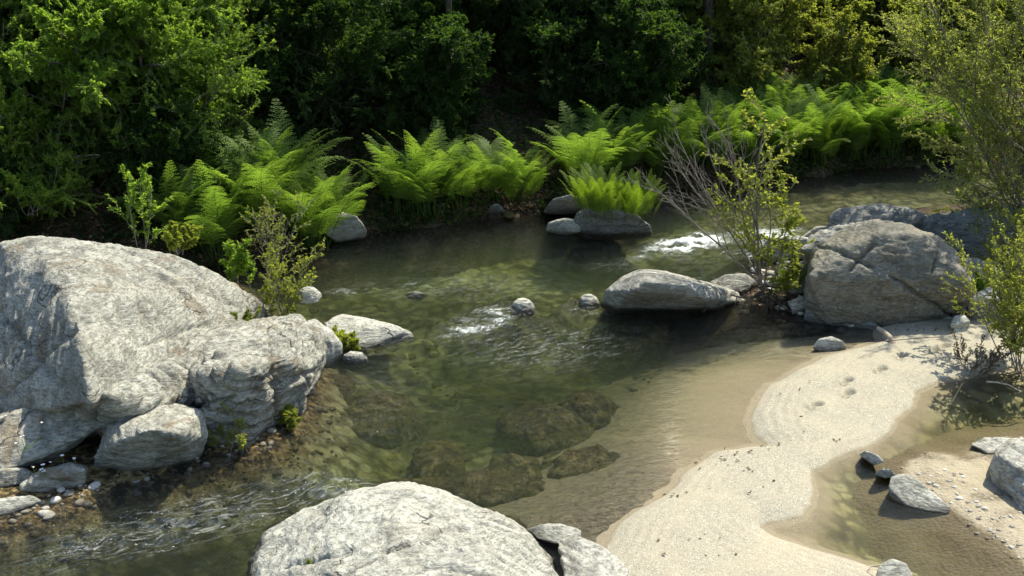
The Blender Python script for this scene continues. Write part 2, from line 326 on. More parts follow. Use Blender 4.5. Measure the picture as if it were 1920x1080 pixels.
ad = b.n('AddShader'); b.set(ad, 0, va.outputs[0]); b.set(ad, 1, vs_.outputs[0]); b.t.links.new(ad.outputs[0], b.out.inputs['Volume']); WATER_M = b.done(mw.outputs[0])
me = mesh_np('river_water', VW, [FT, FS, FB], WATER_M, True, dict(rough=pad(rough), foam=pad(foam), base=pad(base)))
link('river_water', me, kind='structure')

# ------------------------------------------------------------------ rocks
RM = dict(
 pale=rock_mat('pale_granite', (.61,.595,.49), (.27,.26,.205), .35, (.3,.2), .12, 1., 1.0, .7),
 big=rock_mat('weathered_gneiss', (.54,.525,.43), (.185,.178,.135), .65, (.9,.3), .6, 2., 1.1, .4),
 grey=rock_mat('grey_granite', (.50,.485,.41), (.21,.20,.16), .6, (.5,.8), .2, 3., .8, .3),
 shade=rock_mat('shaded_stained_granite', (.27,.255,.195), (.115,.105,.078), .55, (.5,.8), .3, 6., .7, .15),  # brown stain, plus the cracked front's shade painted in as darker albedo
 blue=rock_mat('blue_grey_granite', (.27,.272,.24), (.12,.12,.10), .5, (.2,.5), .05, 4., .8, .3),
 moss=None)
b = NB('algae_rock'); p = b.pos(); n_ = b.noise(p, 3, 7, .7, 1.); f_ = b.noise(p, 24, 5, .75)
c = b.mix(b.ramp(n_, .3, .66), (.05,.042,.018), (.17,.135,.055)); c = b.mix(b.ramp(b.noise(p, 4, 8, .75, .8), .5, .66, 0, .85), c, (.38,.31,.15)); c = b.mix(b.ramp(f_, .4, .6, .5, 0), c, (.02,.02,.008))
RM['moss'] = b.done(b.bsdf(c, .9, .2, b.bump(b.math('ADD', f_, b.math('MULTIPLY', n_, 2)), .8, .04)))

def pt(q):
    if len(q) == 3: return P(*q)
    v = P(q[0], q[1], q[2]); return v + np.array(q[3:6])
def rock(name, label, hulls, mat='grey', vox=.03, rnd=6, amp=.05, seed=0, strata=None, sdep=.03, sfreq=5., cracks=(), cat='boulder', group=None, nscale=1., jag=.45):
    bm = bmesh.new()
    for hl in hulls:
        b2 = bmesh.new()
        for q in hl: b2.verts.new(pt(q))
        r = bmesh.ops.convex_hull(b2, input=b2.verts)
        bmesh.ops.delete(b2, geom=list({e for e in r['geom_interior'] if isinstance(e, bmesh.types.BMVert)}), context='VERTS')
        bmesh.ops.recalc_face_normals(b2, faces=b2.faces)
        tm = bpy.data.meshes.new('t'); b2.to_mesh(tm); bm.from_mesh(tm); bpy.data.meshes.remove(tm); b2.free()
    me = bpy.data.meshes.new(name); bm.to_mesh(me); bm.free()
    o = bpy.data.objects.new('tmp_rock', me); COL.objects.link(o)
    m = o.modifiers.new('r', 'REMESH'); m.mode = 'VOXEL'; m.voxel_size = vox
    m = o.modifiers.new('s', 'SMOOTH'); m.factor = .5; m.iterations = rnd
    dg = bpy.context.evaluated_depsgraph_get(); dg.update()
    me2 = bpy.data.meshes.new_from_object(o.evaluated_get(dg)); bpy.data.objects.remove(o); bpy.data.meshes.remove(me)
    n = len(me2.vertices); co = np.empty(n * 3, np.float32); me2.vertices.foreach_get('co', co); co = co.reshape(-1, 3).astype(float)
    no = np.empty(n * 3, np.float32); me2.vertices.foreach_get('normal', no); no = no.reshape(-1, 3).astype(float)
    x, y, z = co.T; s = 1.0 / nscale
    d = amp * 1.5 * fbm(x * 1.3 * s, y * 1.3 * s, z * 1.3 * s, 4, 100 + seed) + amp * .55 * fbm(x * 5 * s, y * 5 * s, z * 5 * s, 4, 140 + seed)
    d += amp * jag * (fbm((x + .4 * z) * 2.1 * s, (y - .3 * z) * 2.1 * s, z * 6.5 * s, 4, 210 + seed, True) - .1)
    d += amp * .3 * fbm(x * 14 * s, y * 14 * s, z * 14 * s, 3, 177 + seed, True)
    if strata is not None:
        sn = np.array(strata, float); sn /= np.linalg.norm(sn)
        t = (co @ sn) * sfreq * s + .9 * fbm(x * 1.1, y * 1.1, z * 1.1, 3, 60 + seed)
        fr_ = np.abs(t - np.round(t)) * 2
        k = sstep(-.25, .35, fbm(x * 1.9, y * 1.9, z * 1.9, 3, 75 + seed))
        d -= sdep * 1.7 * np.exp(-(fr_ / .34) ** 2) * k
        step = _hash(np.round(t).astype(int), np.zeros(n, int), np.zeros(n, int), seed) - .5
        d += sdep * 1.3 * step * k
    for (p1, p2, wd, dep) in cracks:
        a1, a2 = P(*p1), P(*p2); vd = (a1 + a2) / 2 - np.array([0, 0, CAM_H]); L = np.linalg.norm(a2 - a1); ax = (a2 - a1) / L
        nn = np.cross(ax, vd); nn /= np.linalg.norm(nn)
        q = co - a1; dist = q @ nn + .035 * fbm(x * 3, y * 3, z * 3, 4, 9); tt = q @ ax / L
        front = (no @ (vd / np.linalg.norm(vd))) < .25
        d -= dep * np.exp(-np.abs(dist / wd) ** 1.3) * sstep(-.08, .05, tt) * sstep(1.08, .95, tt) * front
    co += no * d[:, None]
    me2.vertices.foreach_set('co', co.astype(np.float32).ravel()); me2.polygons.foreach_set('use_smooth', np.ones(len(me2.polygons), bool))
    me2.materials.clear(); me2.materials.append(RM[mat]); me2.update(); me2.name = name
    return link(name, me2, label=label, category=cat, group=group)
def stone(px, py, w_, h_, z=None, dep=.8, **kw):
    """a rounded stone seen at pixel px,py (its middle), w_ x h_ pixels, standing on z0"""
    base = P(px, py + h_ * .42); dist = math.hypot(base[1], CAM_H); m = dist / F_PX * w_ / 2; z0 = z if z is not None else hz(base[0], base[1])
    seed = kw.get('seed', 0); rr = random.Random(seed * 7 + int(px)); hh = h_ * dist / F_PX * .85; pts = []
    for lv, k, jz in ((-.35, 1.0, .1), (.25, 1., .15), (.75, .72, .1), (1., .35, .05)):
        n = 8
        for i in range(n):
            a = 6.283 * (i + rr.random() * .6) / n; q = k * (1 + .16 * (rr.random() - .5))
            pts.append(base + np.array([m * q * math.cos(a), m * dep + m * dep * q * math.sin(a), z0 + hh * (lv + jz * (rr.random() - .5))]))
    kw2 = dict(vox=max(.008, m / 16), rnd=4, amp=m * .09, nscale=max(.15, m * 1.2)); kw2.update(kw)
    name = kw2.pop('name', 'river_stone'); label = kw2.pop('label')
    return rock(name, label, [[tuple(q) + ('w',) for q in pts]], **kw2)
_pt = pt
def pt(q):
    if q[-1] == 'w': return np.array(q[:3])
    return _pt(q)

Bk = lambda x, y, z, d=.6, dx=0: (x, y, z, dx, d, -.42 * d)     # a hidden point d metres behind
rock('boulder', 'huge pale whaleback boulder with a steep dark left flank on the left bank', [
  [(-60,475,1.25),(0,456,1.55),(50,448,1.68),(130,447,1.68),(220,457,1.6),(300,474,1.42),(380,503,1.1),(440,537,.75),(490,567,.35),(512,600,-.1),
   (90,492,1.70),(122,545,1.64),(145,612,1.48),(160,690,1.22),(172,757,.95),
   (262,722,.78),(350,660,.55),(450,625,.25),
   (-90,790,-.1),(0,800,-.1),(90,812,-.1),(190,830,-.1),(500,640,-.4),(300,800,-.5),
   Bk(0,452,1.2,1.2,-.3),Bk(220,470,.9,1.2),Bk(400,540,0.2,.9),Bk(-100,480,.4,1.3),Bk(0,452,-.5,2),Bk(300,500,-.5,1.5),Bk(500,600,-.6,.6)]],
  'big', .032, 4, .048, 1, jag=.3, strata=(.45,-.5,.65), sdep=.035, sfreq=5.5,
  cracks=[((215,742,.85),(400,650,.7),.03,.09),((250,650,1.0),(420,600,.8),.018,.04),((60,470,1.7),(250,500,1.5),.014,.03),((300,520,1.4),(480,590,.5),.014,.03),((-20,560,1.2),(90,700,1.0),.03,.06),((-20,760,.6),(150,610,1.3),.03,.07),((0,650,.9),(110,540,1.4),.05,.06),((-20,860,.3),(170,760,.8),.03,.06)])
rock('boulder', 'rounded pale boulder with a shaded front, foremost beside the whaleback', [
  [(332,662,.62),(362,636,.72),(430,614,.82),(500,601,.82),(556,601,.72),(590,628,.55),(603,660,.3),(598,700,.05),(585,745,-.1),(555,790,-.15),(515,820,-.15),(470,845,-.15),
   (372,705,.84),(450,692,1.02),(540,672,.86),(575,700,.5),(380,860,-.25),(540,790,-.25),
   Bk(430,614,.4,.5),Bk(540,601,.3,.5),Bk(430,620,-.5,.5),Bk(580,640,-.5,.4)],
  [(366,850,-.1),(372,770,.5),(420,715,.8),(500,715,.75),(530,770,.1),(470,848,-.1)]],
  'big', .02, 3, .055, 2, jag=.9, strata=(.5,-.3,.8), sdep=.035, sfreq=7,
  cracks=[((380,760,.7),(600,690,.4),.02,.08),((440,640,.9),(590,640,.6),.014,.05),((500,620,.85),(520,800,.2),.016,.06),((345,700,.6),(480,655,.75),.02,.08),((470,730,.5),(560,640,.6),.018,.05),((560,620,.6),(575,760,.1),.02,.06),((375,770,.3),(500,705,.5),.018,.05)])
rock('boulder', 'long grey ledge rock with a sunlit top between whaleback and fern rock', [
  [(196,742,.95),(262,700,.90),(350,664,.78),(372,700,.66),(374,745,.5),(330,790,.36),(250,800,.42),(205,790,.55),(300,690,.86),(180,800,.4),Bk(220,730,.2,.5),Bk(350,670,.1,.4),(200,850,-.2),(370,800,-.1)]],
  'big', .02, 3, .04, 3, strata=(.4,-.5,.7), sdep=.04, sfreq=9)
rock('boulder', 'squat dark faced boulder with a pale crown behind the green fern tuft', [
  [(178,848,.24),(205,800,.52),(260,768,.60),(330,762,.60),(376,775,.50),(384,820,.3),(370,880,-.2),(250,905,-.2),(165,895,-.15),(280,806,.70),(335,812,.62),(220,830,.5),Bk(250,770,.2,.4),Bk(350,770,.1,.4),(250,850,-.3)]],
  'big', .02, 5, .04, 4, strata=(.2,-.2,.9), sdep=.015, sfreq=8)
rock('boulder', 'slanting grey slab with a long split under the steep dark flank', [
  [(-160,830,.35),(-60,812,.42),(60,762,.6),(140,748,.66),(196,752,.62),(192,800,.42),(120,842,.26),(20,880,.16),(-160,930,.05),Bk(60,762,.2,.5),Bk(-100,820,.1,.5),Bk(190,760,.2,.4),(100,870,-.2),(-160,930,-.3)]],
  'big', .02, 3, .035, 5, strata=(.5,-.6,.75), sdep=.05, sfreq=8)
rock('boulder', 'low grey wedge rock lying at the foot of the slanting slab', [
  [(40,912,.12),(80,884,.22),(130,868,.26),(160,880,.22),(158,905,.05),(120,922,-.03),(60,932,-.05),Bk(90,885,-.1,.3),Bk(150,880,-.1,.3),(100,920,-.2)]],
  'big', .016, 3, .025, 6, strata=(.5,-.6,.75), sdep=.025, sfreq=12)
rock('boulder', 'flat weathered slab at the left edge above the gravel shore', [
  [(-160,900,.16),(-40,880,.22),(40,878,.2),(78,900,.08),(10,915,0),(-160,950,-.05),Bk(-40,880,-.2,.3),Bk(50,880,-.2,.3),(-100,930,-.2)]],
  'big', .018, 3, .03, 7, strata=(.3,-.6,.75), sdep=.025, sfreq=12)
rock('boulder', 'thin white slab lying lowest on the left shore', [
  [(-100,950,.06),(0,936,.1),(60,930,.1),(78,940,.04),(20,962,0),(-100,990,0),(-20,960,-.2),(50,945,-.2)]],
  'pale', .014, 2, .018, 8, strata=(.3,-.6,.75), sdep=.02, sfreq=14)
rock('boulder', 'dark upright boulder wedged behind the rounded pale boulder', [
  [(562,606,.42),(590,600,.44),(620,622,.34),(637,645,.18),(639,672,-.05),(612,694,-.1),(580,660,.2),(590,630,.4),Bk(580,604,.1,.4),Bk(630,640,-.1,.3),(600,690,-.3),(560,640,-.3)]],
  'grey', .018, 4, .03, 9)
rock('boulder', 'flat sunlit white slab reaching into the river from the left bank', [
  [(606,604,.22),(640,592,.24),(700,599,.2),(745,611,.14),(774,624,.05),(776,637,-.04),(700,653,-.03),(655,655,0),(625,636,.13),(690,612,.22),Bk(640,592,-.1,.3),Bk(740,612,-.1,.25),(700,650,-.25),(640,640,-.25)]],
  'pale', .018, 4, .025, 10, strata=(.2,-.4,.85), sdep=.02, sfreq=9)
stone(578,592,44,22, name='river_stone', label='small rounded white stone on top of the dark upright boulder', mat='pale', seed=11, z=.3)
stone(664,669,48,18, label='small pale stone below the flat white slab', mat='pale', seed=12, z=-.02, dep=.6)
# the big foreground rock
rock('boulder', 'broad pale sunlit boulder with flowing veins, foremost at the bottom edge', [
  [(478,1045,-.02),(500,1012,.08),(560,984,.22),(600,958,.38),(650,931,.52),(700,921,.58),(765,918,.6),(835,936,.58),(880,958,.54),(935,972,.48),(985,1008,.36),(1030,1058,.2),(1080,1130,.05),
   (520,1070,.22),(620,1010,.52),(760,985,.70),(900,1020,.66),(650,1180,.66),(850,1180,.72),(1000,1160,.45),(500,1180,.2),(1100,1300,0),(450,1300,0),(800,1400,.5),
   (470,1080,-.4),(1080,1140,-.4),(760,940,-.5,0,.4,0),(500,1010,-.5,0,.2,0),(980,1000,-.5,0,.2,0),(450,1400,-.5),(1100,1400,-.5)]],
  'pale', .02, 7, .05, 13, strata=(.35,-.75,.5), sdep=.022, sfreq=7,
  cracks=[((640,1075,.6),(850,985,.66),.014,.07),((850,985,.66),(930,1010,.6),.012,.05),((520,1070,.3),(640,1035,.6),.014,.05),((600,1078,.55),(720,1110,.65),.014,.06),((840,1068,.7),(900,1080,.7),.02,.06)])
rock('boulder', 'knobbly pinkish stone by the tail of the foreground boulder', [
  [(984,992,.03),(1012,982,.12),(1055,984,.16),(1090,992,.14),(1092,1010,.08),(1050,1022,.06),(1005,1010,.02),(1000,1010,-.2),(1080,1010,-.2),Bk(1050,984,-.15,.15)]],
  'pale', .012, 3, .025, 14)
rock('boulder', 'smooth grey slanting rock between the foreground boulder and the sand', [
  [(1045,1012,.16),(1085,1008,.22),(1130,1028,.22),(1170,1058,.15),(1200,1100,.06),(1230,1180,-.05),(1075,1180,.1),(1068,1090,.05),(1052,1045,.05),(1090,1060,.22),(1060,1060,-.3),(1190,1100,-.3),Bk(1100,1010,-.2,.15)]],
  'grey', .014, 5, .02, 15, strata=(.6,.5,.5), sdep=.01, sfreq=9)
# middle right boulder
rock('boulder', 'sunlit wedge boulder with a dark cut face in the middle of the river', [
  [(1128,575,-.1),(1134,546,.28),(1165,520,.46),(1202,507,.54),(1250,511,.50),(1290,524,.38),(1340,533,.26),(1385,548,.12),(1396,568,-.05),(1340,584,-.08),
   (1188,545,.56),(1212,528,.70),(1290,534,.58),(1316,556,.38),(1325,585,-.12),(1150,586,-.12),
   Bk(1202,502,.2,.5),Bk(1290,520,.1,.4),Bk(1200,510,-.5,.6),Bk(1380,545,-.4,.3)]],
  'grey', .018, 2, .022, 16, strata=(.2,-.1,.9), sdep=.012, sfreq=7)
stone(980,572,48,26, label='round white stone alone in the riffle in mid stream', mat='pale', seed=17, z=-.04)
stone(1105,562,40,22, label='pale rounded stone just left of the wedge boulder', mat='pale', seed=18, z=-.04)
stone(780,551,40,10, label='flat pale stone barely breaking the water in mid stream', mat='pale', seed=19, z=-.03, dep=.5)
# the big shaded boulder and what surrounds it
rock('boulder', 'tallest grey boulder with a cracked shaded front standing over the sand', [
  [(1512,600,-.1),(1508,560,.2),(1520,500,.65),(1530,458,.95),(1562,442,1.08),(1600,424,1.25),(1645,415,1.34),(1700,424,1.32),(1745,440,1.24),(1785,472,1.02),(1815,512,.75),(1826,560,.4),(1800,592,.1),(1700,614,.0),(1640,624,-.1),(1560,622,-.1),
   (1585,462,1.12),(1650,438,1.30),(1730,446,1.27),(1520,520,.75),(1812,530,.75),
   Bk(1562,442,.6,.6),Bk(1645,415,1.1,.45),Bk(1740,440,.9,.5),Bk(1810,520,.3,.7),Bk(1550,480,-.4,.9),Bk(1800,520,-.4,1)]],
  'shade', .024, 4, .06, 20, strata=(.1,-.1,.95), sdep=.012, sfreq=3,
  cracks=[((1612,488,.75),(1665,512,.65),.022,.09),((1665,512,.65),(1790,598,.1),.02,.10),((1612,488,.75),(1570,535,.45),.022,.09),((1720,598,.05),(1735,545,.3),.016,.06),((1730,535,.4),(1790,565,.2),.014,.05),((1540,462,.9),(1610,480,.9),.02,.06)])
rock('boulder', 'smooth blue grey rock leaning low against the cracked boulder', [
  [(1505,600,.0),(1512,570,.22),(1545,558,.32),(1590,572,.26),(1635,600,.1),(1655,620,0),(1610,628,-.1),(1540,620,-.1),(1505,608,-.1),Bk(1550,560,.2,.4),Bk(1620,590,0,.3),(1540,610,-.4),(1620,620,-.4)]],
  'blue', .018, 6, .015, 21)
rock('boulder', 'rough brownish rock perched at the left shoulder of the cracked boulder', [
  [(1500,470,.8),(1522,442,.98),(1560,428,1.05),(1600,418,1.18),(1625,430,1.12),(1600,470,.85),(1530,490,.6),(1505,480,.6),Bk(1560,428,.5,.4),Bk(1600,425,.7,.3),(1530,530,.1),(1600,500,.3)]],
  'grey', .018, 2, .035, 22, strata=(.3,.2,.7), sdep=.03, sfreq=6)
rock('boulder', 'long dark rounded boulder behind the cracked boulder by the upstream water', [
  [(1552,434,.5),(1556,405,.72),(1580,390,.82),(1650,383,.86),(1710,392,.84),(1745,408,.76),(1740,440,.5),(1600,450,.4),(1555,450,.1),Bk(1580,390,.4,.5),Bk(1700,390,.4,.6),(1600,470,-.3),(1740,460,-.3),Bk(1640,400,-.3,.9)]],
  'blue', .03, 4, .04, 23, strata=(.2,0,.9), sdep=.03, sfreq=4)
rock('boulder', 'long low dark rock wall under the thin branches at the right edge', [
  [(1728,415,.8),(1750,402,.88),(1850,396,.9),(1900,384,1.0),(2100,378,1.05),(2250,400,.9),(2250,520,.1),(1960,492,.25),(1800,478,.3),(1740,450,.5),Bk(1800,400,.4,.7),Bk(2100,380,.4,.9),(1760,500,-.3),(2100,560,-.3)]],
  'blue', .035, 3, .05, 24, strata=(.1,.1,.95), sdep=.05, sfreq=3.5)
rock('boulder', 'sunlit pale rock behind the right shoulder of the cracked boulder', [
  [(1798,488,.62),(1830,482,.66),(1875,498,.6),(1900,520,.45),(1890,545,.3),(1830,560,.2),(1800,540,.3),Bk(1830,482,.2,.4),Bk(1880,500,.1,.4),(1840,580,-.2),(1890,570,-.2)]],
  'pale', .02, 3, .03, 25, strata=(.3,-.2,.8), sdep=.03, sfreq=7)
rock('boulder', 'dark grey rock below the pale one beside the right hand saplings', [
  [(1818,560,.42),(1850,540,.5),(1900,545,.5),(1930,570,.4),(1925,600,.05),(1860,604,.03),(1812,598,.05),Bk(1850,545,0,.3),Bk(1910,545,0,.3),(1850,610,-.2),(1920,610,-.2)]],
  'grey', .018, 3, .03, 26)
def cl(name, label, pts, mat, seed, vox=.016, amp=.025, **kw): rock(name, label, [pts], mat, vox, 3, amp, seed, **kw)
cl('boulder', 'sharp pale rock beside the riffle behind the sapling', [(1420,470,.18),(1445,446,.42),(1490,440,.46),(1540,452,.4),(1560,470,.2),(1520,490,0),(1440,490,0),Bk(1450,446,0,.3),Bk(1530,450,0,.3),(1490,500,-.2)], 'pale', 27, strata=(.4,.2,.7), sdep=.04, sfreq=7)
cl('boulder', 'white pointed rock where the riffle meets the dark rounded boulder', [(1500,446,.2),(1530,425,.36),(1556,424,.36),(1560,445,.15),(1520,460,0),Bk(1540,425,0,.25),(1530,470,-.2)], 'pale', 28)
cl('boulder', 'grey block between the sapling and the cracked boulder', [(1480,520,.3),(1500,492,.5),(1535,486,.5),(1545,520,.3),(1530,556,0),(1480,560,0),Bk(1500,492,.1,.3),Bk(1540,490,.1,.3),(1500,575,-.2)], 'pale', 29, strata=(.4,.2,.7), sdep=.02, sfreq=8)
cl('boulder', 'low grey rock lying behind the roots of the sapling', [(1330,530,.1),(1360,516,.2),(1400,514,.22),(1420,528,.14),(1400,548,0),(1350,548,0),Bk(1380,516,-.05,.3),(1380,556,-.2)], 'grey', 30)
cl('boulder', 'small grey block wedged left of the leaning blue grey rock', [(1476,566,.16),(1500,556,.26),(1526,562,.2),(1522,586,0),(1486,590,0),Bk(1500,558,0,.25),(1500,596,-.2)], 'grey', 31, vox=.012)
cl('river_stone', 'pale two toned stone standing in the shallows off the sand', [(1524,652,.03),(1535,636,.14),(1560,631,.17),(1582,640,.12),(1588,655,.0),(1560,664,-.04),(1532,660,-.04),Bk(1560,633,0,.18),(1560,664,-.15)], 'pale', 32, .01, .015)
cl('river_stone', 'speckled white stone, upper of the pair on the sand by the cracked boulder', [(1783,612,.22),(1790,594,.30),(1808,591,.31),(1818,602,.26),(1815,618,.12),(1788,618,.12),Bk(1800,593,.1,.15),(1800,620,0)], 'pale', 33, .01, .015)
cl('river_stone', 'speckled white stone, lower and wider of the pair on the sand by the cracked boulder', [(1780,634,.06),(1790,614,.19),(1815,608,.2),(1832,632,.06),(1800,642,.04),Bk(1810,612,.05,.2),(1800,640,-.05)], 'pale', 34, .01, .015)
cl('river_stone', 'flat tan stone lying at the top corner of the sand', [(1758,602,.06),(1775,594,.11),(1800,596,.1),(1800,606,.05),(1770,608,.05),Bk(1780,595,.02,.15)], 'pale', 35, .01, .01)
cl('river_stone', 'white oval stone at the tip of the gravel by the side pool', [(1612,852,.06),(1622,846,.13),(1645,853,.13),(1658,866,.08),(1640,872,.03),Bk(1635,850,-.05,.1),(1630,868,-.1)], 'pale', 36, .008, .008)
cl('river_stone', 'small white stone between the oval stone and the pointed one', [(1638,890,.05),(1650,878,.13),(1672,880,.13),(1682,893,.06),(1660,898,.03),Bk(1660,880,-.05,.1),(1660,897,-.1)], 'pale', 37, .008, .01)
cl('river_stone', 'long pointed white stone with a dark foot beside the side pool', [(1668,915,.08),(1672,895,.15),(1700,890,.18),(1722,902,.17),(1742,928,.1),(1782,952,.04),(1775,964,-.01),(1740,958,.0),(1700,948,.0),(1672,935,-.02),Bk(1700,892,0,.15),(1700,945,-.12),(1760,958,-.1)], 'pale', 38, .01, .014)
cl('river_stone', 'flat white slab on the gravel near the right edge', [(1820,834,.06),(1850,822,.12),(1990,822,.15),(1990,850,.06),(1850,850,.05),Bk(1850,824,0,.2),(1900,860,-.1)], 'pale', 39, .012, .018, strata=(.3,.2,.8), sdep=.015, sfreq=14)
cl('boulder', 'dark sided reddish boulder with a white top at the right edge', [(1856,880,.18),(1868,852,.36),(1905,832,.44),(1990,826,.46),(2040,880,.35),(2040,1000,0),(1930,985,0),(1888,935,.02),(1862,905,.05),Bk(1900,834,.1,.3),(1920,880,.4),(1950,990,-.2),(1870,900,-.1)], 'grey', 40, .014, .03, strata=(.5,.2,.6), sdep=.02, sfreq=8)
cl('river_stone', 'rounded pale stone with a looped twig at the bottom right', [(1642,1090,.05),(1650,1062,.13),(1675,1050,.17),(1700,1058,.14),(1714,1085,.04),(1700,1110,-.02),(1650,1110,-.02),Bk(1675,1053,0,.12)], 'pale', 41, .01, .01)
# far bank rocks
cl('boulder', 'pale lit rock at the water under the large left fern', [(610,440,.2),(618,412,.45),(640,398,.55),(668,405,.5),(690,432,.2),(680,448,0),(630,456,0),Bk(640,400,.2,.5),(640,455,-.4),(680,450,-.3)], 'pale', 42, .022, .03)
cl('boulder', 'flat white rock beside the fern islet in the far water', [(1022,434,.02),(1030,418,.2),(1060,411,.27),(1085,414,.25),(1088,432,.08),(1060,440,-.02),Bk(1060,413,0,.4),(1060,440,-.3)], 'pale', 43, .02, .025)
cl('boulder', 'dark wet rock carrying the small yellow green fern', [(1078,440,-.05),(1080,405,.35),(1100,392,.5),(1150,394,.52),(1195,402,.42),(1220,425,.15),(1222,444,-.08),(1150,448,-.1),Bk(1110,394,.2,.5),Bk(1190,404,.1,.4),(1150,450,-.4),(1100,445,-.4)], 'blue', 44, .022, .04)
cl('boulder', 'dark rock in the shade between the ferns and the islet', [(1020,398,.1),(1035,375,.4),(1070,366,.5),(1100,376,.4),(1105,398,.05),Bk(1060,368,.1,.5),(1060,405,-.3)], 'blue', 45, .024, .03)
cl('boulder', 'small grey stone at the shaded water edge among dry leaves', [(912,402,.05),(920,386,.28),(935,383,.3),(948,398,.1),(930,407,-.05),Bk(930,385,0,.3),(930,408,-.2)], 'blue', 46, .02, .02)
cl('boulder', 'blue grey rounded boulder in shade at the left edge', [(-60,445,.1,0,.6,0),(-50,400,.9,0,.6,0),(0,388,1.05,0,.6,0),(60,386,1.02,0,.6,0),(100,402,.85,0,.6,0),(112,430,.5,0,.6,0),(100,460,.1,0,.6,0),(0,470,0,0,.6,0),Bk(0,390,.4,1.4),Bk(80,400,.3,1.4)], 'blue', 47, .03, .04)
cl('boulder', 'white capped rock above the shaded boulder at the left edge', [(20,385,.95,0,1.2,0),(40,364,1.2,0,1.2,0),(60,366,1.2,0,1.2,0),(72,385,1.,0,1.2,0),(50,395,.9,0,1.2,0),Bk(50,370,.8,1.7),(45,400,.5,0,1.3,0)], 'pale', 48, .02, .03)
# rocks lying under water
SUB = 'submerged rocks on the river bed'
for i, (x, y, rx, ry, zt, lb) in enumerate([
 (690,762,95,46,-.30,'brown algae covered rock sunk off the rounded pale boulder'),(620,712,48,24,-.16,'ochre sunken rock close to the dark upright boulder'),
 (1035,785,105,50,-.27,'largest brown sunken rock, beside the submerged sand'),(1100,750,60,26,-.2,'sunken rock behind the largest brown one'),
 (860,900,180,36,-.2,'long mossy sunken rock just behind the foreground boulder'),(820,850,60,44,-.28,'pale sunken rock in the green middle of the pool'),
 (1190,612,70,18,-.10,'orange tinted sunken rock below the wedge boulder'),(1110,870,100,40,-.22,'dark sunken rock at the edge of the submerged sand'),
 (1290,560,60,12,-.14,'sunken rock under the front of the wedge boulder'),(960,880,70,40,-.3,'broad sunken rock left of the submerged sand')]):
    c0 = P(x, y, zt); mx_ = rx / F_PX * math.hypot(c0[1], CAM_H); my_ = ry / F_PX * (c0[1] ** 2 + 36) / CAM_H * .9
    rr = random.Random(i + 5); pts = []
    for lv, k in ((0, .45), (-.10, .85), (-.5, 1.05)):
        for j in range(9):
            a = 6.283 * (j + rr.random() * .7) / 9; q = k * (1 + .22 * (rr.random() - .5))
            pts.append((c0[0] + mx_ * q * math.cos(a), c0[1] + my_ * q * math.sin(a), zt + lv, 'w'))
    rock('sunken_rock', lb, [pts], 'moss', .025, 5, .10, 60 + i, cat='rock', group=SUB)

# ------------------------------------------------------------------ plants
def leaf_mat(name, cols, trans=.5, tcol=(1.35,1.5,.55), rough=.55, spec=.3, seed=0):
    b = NB(name); r_ = b.attr('tint'); p = b.pos()
    c = b.mix(b.ramp(r_, .1, .6), cols[0], cols[1]); c = b.mix(b.ramp(r_, .7, 1.), c, cols[2])
    c = b.mix(b.ramp(b.noise(b.pos(), .8, 3), .35, .65, 0, .35), c, cols[0])
    oi = b.n('ObjectInfo').outputs['Random']
    c = b.mix(.22, c, b.mix(oi, (.5,.7,.4), (1.,.95,.6)), 'MULTIPLY')
    d = b.bsdf(c, rough, spec); t = b.n('BsdfTranslucent'); b.set(t, 0, b.mix(1., c, (min(tcol[0],9), tcol[1], tcol[2]), 'MULTIPLY'))
    m = b.n('MixShader'); m.inputs[0].default_value = trans; b.set(m, 1, d); b.set(m, 2, t.outputs[0]); return b.done(m.outputs[0])
LM = dict(
 alder=leaf_mat('leaf_alder', ((.11,.17,.036),(.22,.31,.06),(.38,.44,.11)), .62, (1.9,1.95,.8)),
 yellow=leaf_mat('leaf_young', ((.17,.20,.045),(.29,.32,.075),(.42,.43,.13)), .6, (1.7,1.7,.7)),
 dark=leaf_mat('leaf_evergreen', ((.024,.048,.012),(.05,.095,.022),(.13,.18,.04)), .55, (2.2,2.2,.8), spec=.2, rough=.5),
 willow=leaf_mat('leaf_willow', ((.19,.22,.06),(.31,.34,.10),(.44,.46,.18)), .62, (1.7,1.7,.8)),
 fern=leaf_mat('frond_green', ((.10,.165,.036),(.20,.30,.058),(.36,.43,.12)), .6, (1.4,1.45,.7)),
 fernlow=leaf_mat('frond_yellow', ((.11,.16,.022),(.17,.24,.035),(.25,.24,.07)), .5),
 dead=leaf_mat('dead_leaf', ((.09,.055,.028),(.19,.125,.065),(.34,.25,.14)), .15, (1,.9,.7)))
def bark(name, a, c_):
    b = NB(name); p = b.obj(); n_ = b.noise(b.scale(p, (6,6,1.5)), 4, 6, .7); c = b.mix(b.ramp(n_, .35, .65), a, c_)
    return b.done(b.bsdf(c, .9, .2, b.bump(n_, .6, .02)))
BM = dict(dark=bark('bark_dark', (.035,.028,.020), (.11,.09,.065)), grey=bark('bark_grey', (.10,.085,.065), (.26,.23,.185)), pale=bark('driftwood', (.26,.21,.15), (.5,.43,.33)))

